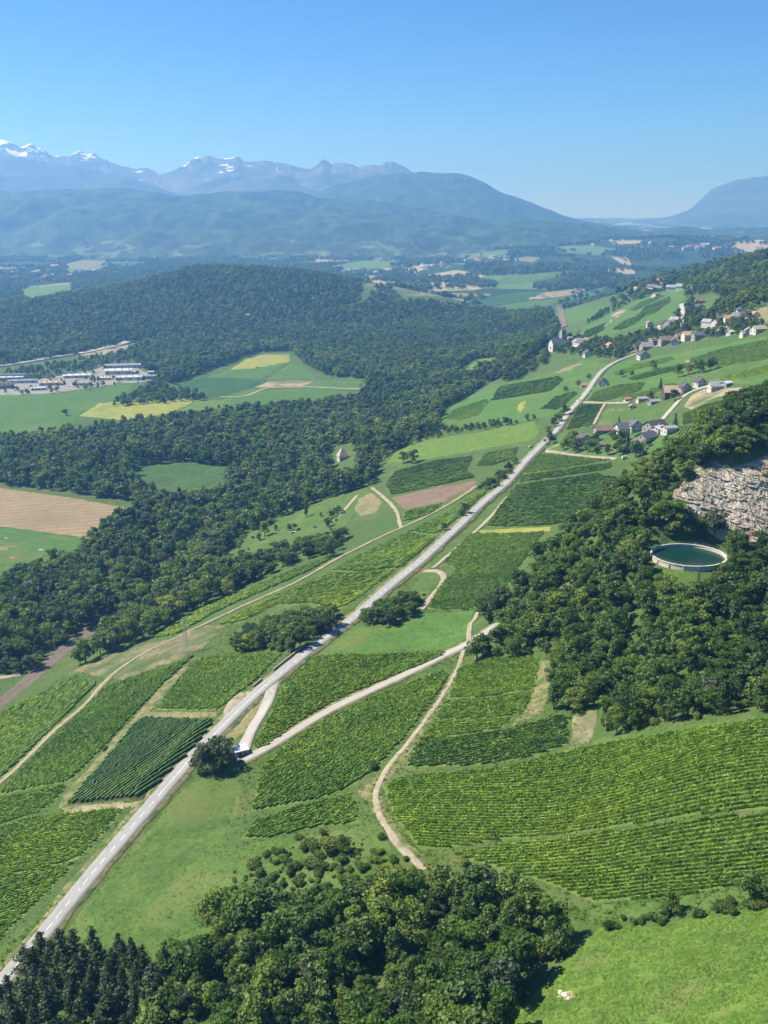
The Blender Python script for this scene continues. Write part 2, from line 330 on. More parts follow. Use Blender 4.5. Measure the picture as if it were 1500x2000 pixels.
def asphalt(name, a, b_):
    m, t, b = _new(name); p = _pos(t); s = _noise(t, p, 3.0, 4.0); l = _noise(t, p, 0.12, 4.0, 0.7)
    c = _ramp(t, s, [(0.3, a), (0.7, b_)]); q = _ramp(t, l, [(0.35, (0.9, 0.9, 0.91)), (0.6, (1.04, 1.03, 1.02))]); c = _mix(t, 1.0, c, q, 'MULTIPLY')
    uv = _n(t, 'UVMap').outputs[0]; sx = _n(t, 'SeparateXYZ'); t.links.new(uv, sx.inputs[0])
    wv = _ramp(t, sx.outputs[0], [(0.0, (1.08,1.06,1.0)), (0.10, (1.0,1.0,1.0)), (0.22, (0.86,0.86,0.87)), (0.36, (1.02,1.02,1.02)), (0.64, (1.02,1.02,1.02)), (0.78, (0.86,0.86,0.87)), (0.9, (1,1,1)), (1.0, (1.08,1.06,1.0))])
    c = _mix(t, 1.0, c, wv, 'MULTIPLY'); t.links.new(c, b.inputs['Base Color']); b.inputs['Roughness'].default_value = 0.85; b.inputs['Specular IOR Level'].default_value = 0.3
    _bump(t, b, s, 0.2, 0.02); return m
M['asphalt'] = asphalt('worn_asphalt', (0.235,0.235,0.232), (0.300,0.298,0.292))
M['sideasphalt'] = asphalt('pale_worn_asphalt', (0.270,0.260,0.235), (0.345,0.330,0.295))
M['paint'] = plain('road_paint', (0.74,0.74,0.72), 0.7, 0.25, 1.5)
M['bark'] = plain('bark', (0.10,0.075,0.05), 0.95, 0.35, 2.0)
M['dead'] = plain('dead_wood', (0.26,0.23,0.19), 0.95, 0.3, 2.0)
M['leaf'] = leaf_mat('broad_leaf', (0.052,0.098,0.015), (0.104,0.172,0.028), (0.185,0.230,0.044))
M['leafdark'] = leaf_mat('dark_leaf', (0.038,0.070,0.015), (0.068,0.116,0.024), (0.120,0.164,0.036), 0.2)
M['needle'] = leaf_mat('pine_needle', (0.044,0.062,0.024), (0.064,0.084,0.032), (0.092,0.108,0.044), 0.12)
M['shrubleaf'] = leaf_mat('shrub_leaf', (0.065,0.108,0.018), (0.108,0.160,0.030), (0.165,0.200,0.048))
M['greyleaf'] = leaf_mat('willow_leaf', (0.060,0.085,0.045), (0.085,0.110,0.060), (0.110,0.130,0.070), 0.25)
M['vine'] = leaf_mat('vine_leaf', (0.128,0.212,0.024), (0.148,0.234,0.028), (0.168,0.252,0.034), 0.3, 0.35)
M['vinecrisp'] = leaf_mat('crisp_vine_leaf', (0.044,0.098,0.016), (0.052,0.110,0.018), (0.060,0.120,0.020), 0.25, 0.3)
M['vinedark'] = leaf_mat('dark_vine_leaf', (0.078,0.145,0.020), (0.092,0.162,0.024), (0.106,0.178,0.028), 0.25, 0.3)
M['vinebright'] = leaf_mat('yellow_green_vine_leaf', (0.185,0.255,0.020), (0.205,0.275,0.024), (0.220,0.285,0.030), 0.3, 0.3)  # yellow-green foliage colour of the bright plot
# ------------------------------------------------------------------ ground sheet
def ground_material():
    m, t, b = _new('land'); p = _pos(t)
    s = _noise(t, p, 0.9, 5.0, 0.7); mid = _noise(t, p, 0.08, 4.0, 0.65); l = _noise(t, p, 0.012, 3.0)
    c = _ramp(t, s, [(0.36, (0.034,0.066,0.016)), (0.64, (0.088,0.135,0.030))])
    c = _mix(t, _ramp(t, mid, [(0.5, (0,0,0)), (0.68, (1,1,1))]), c, (0.110,0.120,0.045))
    c = _mix(t, _ramp(t, l, [(0.42, (0,0,0)), (0.58, (.55,.55,.55))]), c, (0.045,0.092,0.020))
    # beyond three kilometres: a patchwork of woods and fields too far off to be told apart
    mp = _n(t, 'Mapping'); mp.inputs['Scale'].default_value = (0.0045, 0.0022, 0); mp.inputs['Rotation'].default_value = (0, 0, 0.35); t.links.new(p, mp.inputs['Vector'])
    v = _n(t, 'TexVoronoi', feature='F1'); v.inputs['Scale'].default_value = 1.0; t.links.new(mp.outputs[0], v.inputs['Vector'])
    sc_ = _n(t, 'SeparateColor'); t.links.new(v.outputs['Color'], sc_.inputs[0])
    f = _ramp(t, sc_.outputs[0], [(0.0, (0.024,0.050,0.018)), (0.62, (0.030,0.058,0.020)), (0.64, (0.085,0.150,0.045)), (0.82, (0.110,0.180,0.055)), (0.84, (0.270,0.240,0.140))])
    f.node.color_ramp.interpolation = 'CONSTANT'
    sx = _n(t, 'SeparateXYZ'); t.links.new(p, sx.inputs[0]); mr = _n(t, 'MapRange'); mr.inputs['From Min'].default_value = 2900; mr.inputs['From Max'].default_value = 3400; t.links.new(sx.outputs[1], mr.inputs['Value'])
    c = _mix(t, mr.outputs[0], c, f); t.links.new(c, b.inputs['Base Color']); _bump(t, b, s, 0.8, 0.5); return m
idx = np.arange(NT * NS).reshape(NS, NT)
F = np.stack([idx[:-1, :-1], idx[:-1, 1:], idx[1:, 1:], idx[1:, :-1]], -1).reshape(-1, 4)
link(bpy.data.objects.new('ground', npmesh('ground', np.stack([GX, GY, GZ], -1).reshape(-1, 3), F, ground_material(), True)), label='valley floor and hillside ground', kind='structure')
def inside(px, py, poly):
    poly = np.asarray(poly, float); r = np.zeros(np.shape(px), bool); x0, y0 = poly[-1]
    for x1, y1 in poly:
        if y0 != y1:
            c = ((y0 > py) != (y1 > py)) & (px < (x1 - x0) * (py - y0) / (y1 - y0) + x0); r ^= c
        x0, y0 = x1, y1
    return r
def world_poly(poly, step=14.0, wob=0.0):
    """picture outline -> ground outline, points about every `step` pixels"""
    out = []
    for (a, b), (c, d) in zip(poly, poly[1:] + poly[:1]):
        m = max(1, int(math.hypot(c - a, d - b) / step))
        out += [(a + (c - a) * i / m, b + (d - b) * i / m) for i in range(m)]
    q = np.array(out); 
    if wob: q = q + wob * np.stack([fbm(q[:, 0] / 9, q[:, 1] / 9, 3, 2), fbm(q[:, 0] / 9, q[:, 1] / 9, 8, 2)], -1)
    x, y, z = hit(q[:, 0], q[:, 1]); return x, y
def sheet(x, y, lift):
    """triangles that follow the ground inside the outline x, y"""
    a = (x / y - T0) / (T1 - T0) * (NT - 1); b = (np.log(y) - SS[0]) / (SS[-1] - SS[0]) * (NS - 1)
    i0, i1, j0, j1 = int(a.min()), int(a.max()) + 1, int(b.min()), int(b.max()) + 1
    st = 1 if (i1 - i0) * (j1 - j0) < 14000 else 2
    ii, jj = np.meshgrid(np.arange(i0, i1 + 1, st), np.arange(j0, j1 + 1, st)); ii, jj = ii.ravel(), jj.ravel()
    k = inside(ii, jj, np.stack([a, b], -1)); ii, jj = ii[k], jj[k]
    vs_ = [Vector((p, q)) for p, q in zip(a, b)] + [Vector((float(p), float(q))) for p, q in zip(ii, jj)]
    m = len(a); res = delaunay_2d_cdt(vs_, [(i, (i + 1) % m) for i in range(m)], [], 1, 1e-4)
    q = np.array([(v.x, v.y) for v in res[0]]); Y = np.exp(SS[0] + q[:, 1] / (NS - 1) * (SS[-1] - SS[0])); X = (T0 + q[:, 0] / (NT - 1) * (T1 - T0)) * Y
    z = zat(X, Y) + 0.4 * lift * (1 + Y / 300) + 0.00015 * Y
    if len(q) >= m: z[:m] = zat(X[:m], Y[:m]) - 0.02            # the rim lies on the ground
    return np.stack([X, Y, z], -1), [tuple(f) for f in res[2]]
def drape(name, poly, m, label=None, lift=0.1, wob=None, **kw):
    if wob is None: wob = 1.0 if min(q[1] for q in poly) < 1100 else 4.0
    x, y = world_poly(poly, wob=wob); V, Fs = sheet(x, y, lift)
    me = bpy.data.meshes.new(name); me.from_pydata(V.tolist(), [], Fs); me.materials.append(M[m]); me.polygons.foreach_set('use_smooth', [True] * len(me.polygons)); me.update()
    kw.setdefault('kind', 'structure')
    return link(bpy.data.objects.new(name, me), label=label, **kw)
def ribbon(x, y, offs, lift, zc=None):
    """strip along a line; offs: sideways offsets of its edges"""
    tx, ty = np.gradient(x), np.gradient(y); l = np.hypot(tx, ty); nx, ny = ty / l, -tx / l
    V = []
    for o in offs:
        X, Y = x + nx * o, y + ny * o; V.append(np.stack([X, Y, zat(X, Y) + 0.4 * lift * (1 + Y / 300) + 0.00015 * Y], -1))
    V = np.stack(V, 1); m, k = V.shape[:2]; ids = np.arange(m * k).reshape(m, k)
    Fq = np.stack([ids[:-1, :-1], ids[:-1, 1:], ids[1:, 1:], ids[1:, :-1]], -1).reshape(-1, 4)
    return V.reshape(-1, 3), Fq, m, k
def road_obj(name, key, m, label, lift, w=None, jag=0.0, parent=None, part=None):
    r_ = ROADS[key]; hw = (w or r_['w']) / 2; x, y = r_['x'], r_['y']; offs = [-hw - .15, -hw, -hw / 2, 0, hw / 2, hw, hw + .15]
    V, Fq, a, k = ribbon(x, y, offs, lift)
    if jag:
        tx, ty = np.gradient(x), np.gradient(y); l = np.hypot(tx, ty)
        V = V.reshape(a, k, 3)
        for es in ((0, 1), (k - 1, k - 2)):
            d = jag * fbm(np.arange(a) * 0.35, np.full(a, 3.0 + es[0]), 4, 3) * (1 if es[0] else -1)
            for e in es:
                V[:, e, 0] += ty / l * d; V[:, e, 1] -= tx / l * d; V[:, e, 2] = zat(V[:, e, 0], V[:, e, 1]) + 0.4 * lift * (1 + V[:, e, 1] / 300) + 0.00015 * V[:, e, 1]
        V = V.reshape(-1, 3)
    V = V.reshape(a, k, 3); V[:, [0, -1], 2] = zat(V[:, [0, -1], 0], V[:, [0, -1], 1]) + 0.02; V = V.reshape(-1, 3)
    me = npmesh(name, V, Fq[:, ::-1], M[m], True)
    uv = me.uv_layers.new(name='UVMap'); vi = Fq[:, ::-1].ravel(); uu = np.stack([(vi % k) / (k - 1.0), (vi // k) / 10.0], -1).astype(np.float32); uv.data.foreach_set('uv', uu.ravel())
    return link(bpy.data.objects.new(part or name, me), parent, label=label, kind='structure')
# ------------------------------------------------------------------ fields and meadows (outlines in picture points, laid on the ground)
FIELDS = [
 # name, material, lift, label, outline
 ('meadow','bright',.10,'sunny mown meadow slope in the lower corner beside the foreground wood',[(960,2080),(990,1990),(1060,1920),(1120,1860),(1170,1812),(1300,1800),(1420,1785),(1500,1770),(1600,1755),(1600,2120),(960,2120)]),
 ('meadow','rough',.10,'tall grass slope between main road and foreground wood',[(372,1520),(470,1502),(478,1540),(440,1660),(520,1640),(700,1615),(740,1600),(770,1660),(900,1700),(800,1800),(300,1900),(90,1870),(120,1832),(160,1775),(240,1680),(330,1575)]),
 ('meadow','meadow',.16,'lush green meadow strip right beside the straight main road',[(375,1525),(465,1508),(472,1540),(440,1640),(380,1690),(300,1745),(230,1790),(150,1800),(200,1745),(262,1665),(330,1572)]),
 ('meadow','lush',.14,'bright green meadow above the vineyard beside the shaded road',[(636,1262),(690,1222),(760,1226),(820,1196),(925,1194),(918,1240),(900,1258),(862,1270),(740,1277),(625,1279)]),
 ('grass_triangle','dry',.14,'dry grass triangle between main road and gravel slip road',[(440,1430),(480,1395),(512,1360),(518,1372),(505,1400),(485,1426),(462,1442),(440,1460)]),
 ('grass_triangle','rough',.14,'rough grass patch beside the gravel spur and roadside thicket',[(812,1136),(845,1114),(868,1118),(850,1140),(828,1170),(815,1180),(800,1160)]),
 ('verge','verge',.12,'grass bank along the hillside track beside the terraced vines',[(700,1545),(760,1500),(800,1440),(850,1370),(885,1310),(905,1290),(900,1320),(860,1380),(820,1440),(790,1490),(750,1530),(745,1560),(790,1640),(820,1665),(780,1670),(740,1600)]),
 ('bank','verge',.12,'grass bank of the terraced vines beside the wood',[(1052,1290),(1078,1284),(1075,1340),(1062,1390),(1040,1400),(985,1426),(1020,1395),(1045,1345)]),
 ('terrace','tan',.14,'bare stepped earth terraces between vines and wood',[(1120,1398),(1168,1384),(1165,1410),(1152,1452),(1112,1456)]),
 ('meadow','rough',.12,'grass strip between the two big vineyards and the wood',[(1112,1460),(1180,1440),(1260,1430),(1500,1394),(1500,1402),(1180,1452),(960,1502),(790,1512),(940,1500)]),
 ('meadow','rough',.12,'grass strip between the lowest vineyard and the hedge',[(1150,1768),(1300,1757),(1500,1724),(1580,1714),(1580,1750),(1500,1760),(1300,1788),(1150,1806)]),
 ('bank','verge',.22,'grassy diagonal bank between vineyards left of the road',[(122,1556),(200,1470),(262,1400),(335,1322),(395,1272),(350,1322),(302,1384),(272,1404),(205,1488),(130,1572),(114,1580)]),
 ('field_end','tan',.15,'pale bare headland at the foot of the dark vineyard',[(115,1577),(200,1570),(282,1563),(270,1580),(200,1580),(130,1590)]),
 ('field_end','dry',.15,'dry grass headland above the dark vineyard',[(270,1396),(300,1390),(430,1390),(425,1402),(275,1400)]),
 ('verge','rough',.11,'grass verge with fringed vine rows along the straight road',[(-60,1960),(-60,1860),(0,1850),(60,1800),(110,1750),(170,1680),(245,1590),(275,1582),(225,1645),(130,1755),(60,1835),(0,1905)]),
 ('cleared_ground','cleared',.14,'bare brown cleared ground crossed by the footpath and pylon',[(145,1310),(190,1285),(240,1268),(330,1248),(400,1222),(440,1222),(400,1262),(360,1285),(310,1300),(240,1328),(205,1325)]),
 ('meadow','rough',.13,'sloping pasture with scattered trees above the railway',[(430,1125),(440,1085),(470,1052),(530,1012),(610,985),(690,952),(722,955),(740,975),(700,1000),(664,1040),(610,1085),(540,1110),(500,1112)]),
 ('meadow','dry',.16,'dry grass patch at the bend of the footpath',[(690,995),(700,975),(725,960),(748,980),(735,1000),(705,1008)]),
 ('ploughed_field','soil',.16,'brown ploughed field between footpath and vineyard',[(764,972),(850,953),(932,938),(925,950),(868,980),(792,996)]),
 ('meadow','bright',.14,'bright mown meadow with power pole below the junction',[(755,905),(775,880),(840,858),(930,845),(1000,830),(1045,822),(1055,842),(1040,860),(1000,866),(930,880),(840,896)]),
 ('meadow','lush',.13,'large green meadow sloping from road to the valley wood',[(850,835),(870,800),(905,780),(960,752),(1040,738),(1100,722),(1140,700),(1195,712),(1160,742),(1130,780),(1098,806),(1050,820),(980,828)]),
 ('stubble_strip','dry',.17,'straw coloured mown strip below the church',[(1062,735),(1095,722),(1130,708),(1142,712),(1105,728)]),
 ('crop_patch','yellow',.17,'small yellow patch in the green meadow',[(1005,805),(1016,784),(1030,781),(1022,806)]),
 ('grass_strip','yellow',.20,'yellow green grass strip between two vineyards beside the road',[(930,1036),(1000,1032),(1078,1029),(1074,1037),(1000,1041),(940,1042)]),
 ('meadow','lush',.12,'farm lawns and orchard around the slate roofed farmhouses',[(1060,868),(1090,846),(1130,846),(1200,845),(1290,832),(1325,830),(1310,870),(1250,900),(1200,897),(1120,888),(1070,882)]),
 ('meadow','rough',.14,'dry pasture with sandy patch among the farm sheds',[(1166,834),(1176,812),(1192,793),(1260,788),(1328,786),(1318,800),(1296,818),(1250,832)]),
 ('sand_patch','tan',.17,'bare sandy patch in the dry pasture',[(1186,804),(1200,796),(1216,799),(1218,804),(1200,806)]),
 ('meadow','lush',.10,'broad green hillside meadow below the village',[(1140,785),(1165,750),(1195,716),(1220,705),(1300,692),(1400,675),(1500,655),(1600,640),(1600,745),(1480,750),(1400,748),(1330,760),(1250,775),(1190,786)]),
 ('meadow','rough',.12,'rough grass slope above the barn',[(1330,730),(1400,712),(1500,690),(1600,675),(1600,715),(1450,742),(1380,748),(1340,745)]),
 ('field','tan',.16,'sandy bare yard field by the upper farm',[(1335,795),(1350,772),(1375,760),(1450,757),(1452,768),(1400,775),(1350,800)]),
 ('dirt_strip','tan',.18,'pale dirt strip across the hillside meadow',[(1335,705),(1342,700),(1358,716),(1352,719)]),
 ('meadow','lush',.11,'green hillside fields beyond the church',[(1118,660),(1135,642),(1180,618),(1240,588),(1310,565),(1345,570),(1330,600),(1310,622),(1240,640),(1190,655),(1140,664)]),
 ('bare_field','tan',.17,'small bare tan field beyond the church',[(1190,618),(1210,606),(1226,604),(1205,622)]),
 ('meadow','dry',.13,'dry yellow pasture above the upper village',[(1460,612),(1490,600),(1560,596),(1560,635),(1500,630),(1470,625)]),
 ('meadow','rough',.13,'clearing in the wood above the village',[(1360,590),(1390,572),(1405,580),(1395,600),(1370,612)]),
 ('clearing','bright',.12,'green clearing deep in the valley wood',[(893,735),(905,715),(930,702),(978,698),(970,712),(925,735)]),
 ('stubble_field','stubble',.12,'large tan stubble field on the valley floor',[(-90,950),(0,953),(140,972),(275,997),(235,1022),(165,1050),(0,1028),(-90,1014)]),
 ('airfield','lush',.12,'mown grass airfield below the stubble field',[(-90,1016),(0,1029),(165,1052),(150,1080),(60,1122),(0,1142),(-90,1170)]),
 ('runway_strip','dry',.17,'worn pale strip on the grass airfield',[(-40,1074),(40,1060),(58,1060),(20,1074),(-40,1088)]),
 ('crop_field','crop',.12,'wide green crop field beside the works yard',[(-90,800),(0,770),(130,768),(240,745),(275,745),(235,778),(160,806),(135,842),(0,862),(-90,880)]),
 ('crop_field','yellow',.15,'yellow ripe crop field with a copse beside it',[(155,812),(195,788),(260,777),(392,779),(335,806),(250,822)]),
 ('crop_field','bright',.14,'yellow green strip beside the ripe crop field',[(332,812),(392,780),(455,784),(445,805),(380,815)]),
 ('crop_field','darkcrop',.14,'dark green crop strip between the farm tracks',[(310,765),(345,752),(410,732),(525,742),(490,758),(425,776),(330,780)]),
 ('crop_field','yellow',.15,'yellow crop strip at the edge of the wood',[(450,722),(480,702),(520,692),(565,692),(566,706),(500,724)]),
 ('crop_field','crop',.15,'green crop field in front of the yellow strip',[(395,738),(448,723),(568,707),(520,738),(470,742)]),
 ('crop_field','lush',.15,'light green crop field beside the wood corner',[(522,741),(570,709),(592,714),(630,742)]),
 ('ploughed_field','tan',.16,'pinkish bare field among the green crops',[(498,756),(530,745),(616,744),(585,758)]),
 ('crop_field','crop',.15,'green field strip at the corner of the wood',[(590,758),(622,744),(708,744),(704,762)]),
 ('crop_field','crop',.14,'long green field in front of the farm track',[(430,782),(490,762),(600,760),(708,766),(690,782),(600,790),(470,800)]),
 ('clearing','scrub',.12,'green overgrown clearing in the riverside wood',[(262,925),(290,908),(350,905),(452,912),(452,930),(400,950),(320,948),(270,940)]),
 ('works_yard','yardpave',.12,'pale paved works yard by the river',[(-60,770),(-60,752),(40,745),(110,735),(180,722),(215,712),(262,716),(312,738),(270,748),(170,758),(100,768),(0,775)]),
 ('river','water',.16,'pale river reach behind the works yard',[(-60,744),(0,735),(80,724),(130,716),(200,705),(250,698),(252,703),(200,713),(120,727),(70,736),(0,744),(-60,752)]),
 ('bare_field','tan',.14,'long bare field beside the motorway',[(140,694),(190,682),(250,673),(285,678),(262,686),(200,694)]),
 ('meadow','bright',.13,'green clearing on top of the wooded hill',[(30,572),(62,558),(120,554),(142,555),(140,564),(100,574),(62,581)]),
 ('bare_field','tan',.15,'tan strip along the hilltop clearing',[(62,560),(120,553),(142,552),(141,556),(80,563)]),
 ('meadow','bright',.13,'green fields on the far river terrace',[(640,524),(680,514),(740,507),(795,511),(760,520),(700,528)]),
 ('bare_field','tan',.13,'bare field on the far river terrace',[(690,546),(720,538),(748,540),(730,548)]),
 ('crop_field','lush',.13,'pale green far fields behind the valley wood',[(960,553),(985,541),(1040,535),(1112,529),(1118,533),(1070,545),(1000,556)]),
 ('crop_field','darkcrop',.13,'long dark green far field by the river wood',[(905,594),(950,582),(1010,572),(1080,568),(1040,584),(970,598)]),
 ('bare_field','tan',.15,'tan far field between green strips',[(1025,586),(1060,572),(1130,564),(1150,566),(1100,580)]),
 ('crop_field','lush',.13,'green far strip below the tan field',[(960,600),(1040,587),(1100,582),(1160,567),(1186,560),(1170,575),(1080,595),(1000,604)]),
 ('bare_field','dry',.13,'pale far field beside the river bend',[(780,576),(850,572),(960,574),(955,578),(860,580)]),
 ('crop_field','bright',.13,'bright narrow field seen through the valley wood',[(590,582),(620,576),(640,578),(610,584)]),
 ('bare_field','dry',.13,'tan field among the far villages',[(990,508),(1030,501),(1060,504),(1040,512)]),
 ('crop_field','bright',.13,'green terrace field among the far villages',[(890,500),(950,489),(1000,488),(985,500),(920,506)]),
 ('bare_field','dry',.13,'tan fields below the blue ridge',[(120,518),(160,508),(215,510),(190,522),(140,526)]),
 ('bare_field','dry',.13,'tan strip below the blue ridge beside the wooded hill',[(55,548),(90,540),(108,542),(80,550)]),
 ('crop_field','bright',.13,'green terrace meadow on the far slope',[(1070,487),(1110,480),(1150,481),(1110,490)]),
 ('crop_field','lush',.12,'green field beside the railway below the church',[(1090,610),(1130,600),(1185,596),(1150,622),(1105,632)]),
]
wm, wt, wb = _new('river_water'); wb.inputs['Base Color'].default_value = (0.10, 0.15, 0.17, 1); wb.inputs['Roughness'].default_value = 0.12; wb.inputs['Specular IOR Level'].default_value = 0.6
_bump(wt, wb, _noise(wt, _pos(wt), 0.4, 3.0), 0.08, 0.3); M['water'] = wm
FPOLY = []
for nm, m_, lf, lab, poly in FIELDS:
    drape(nm, poly, m_, lab, lf); FPOLY.append(poly)
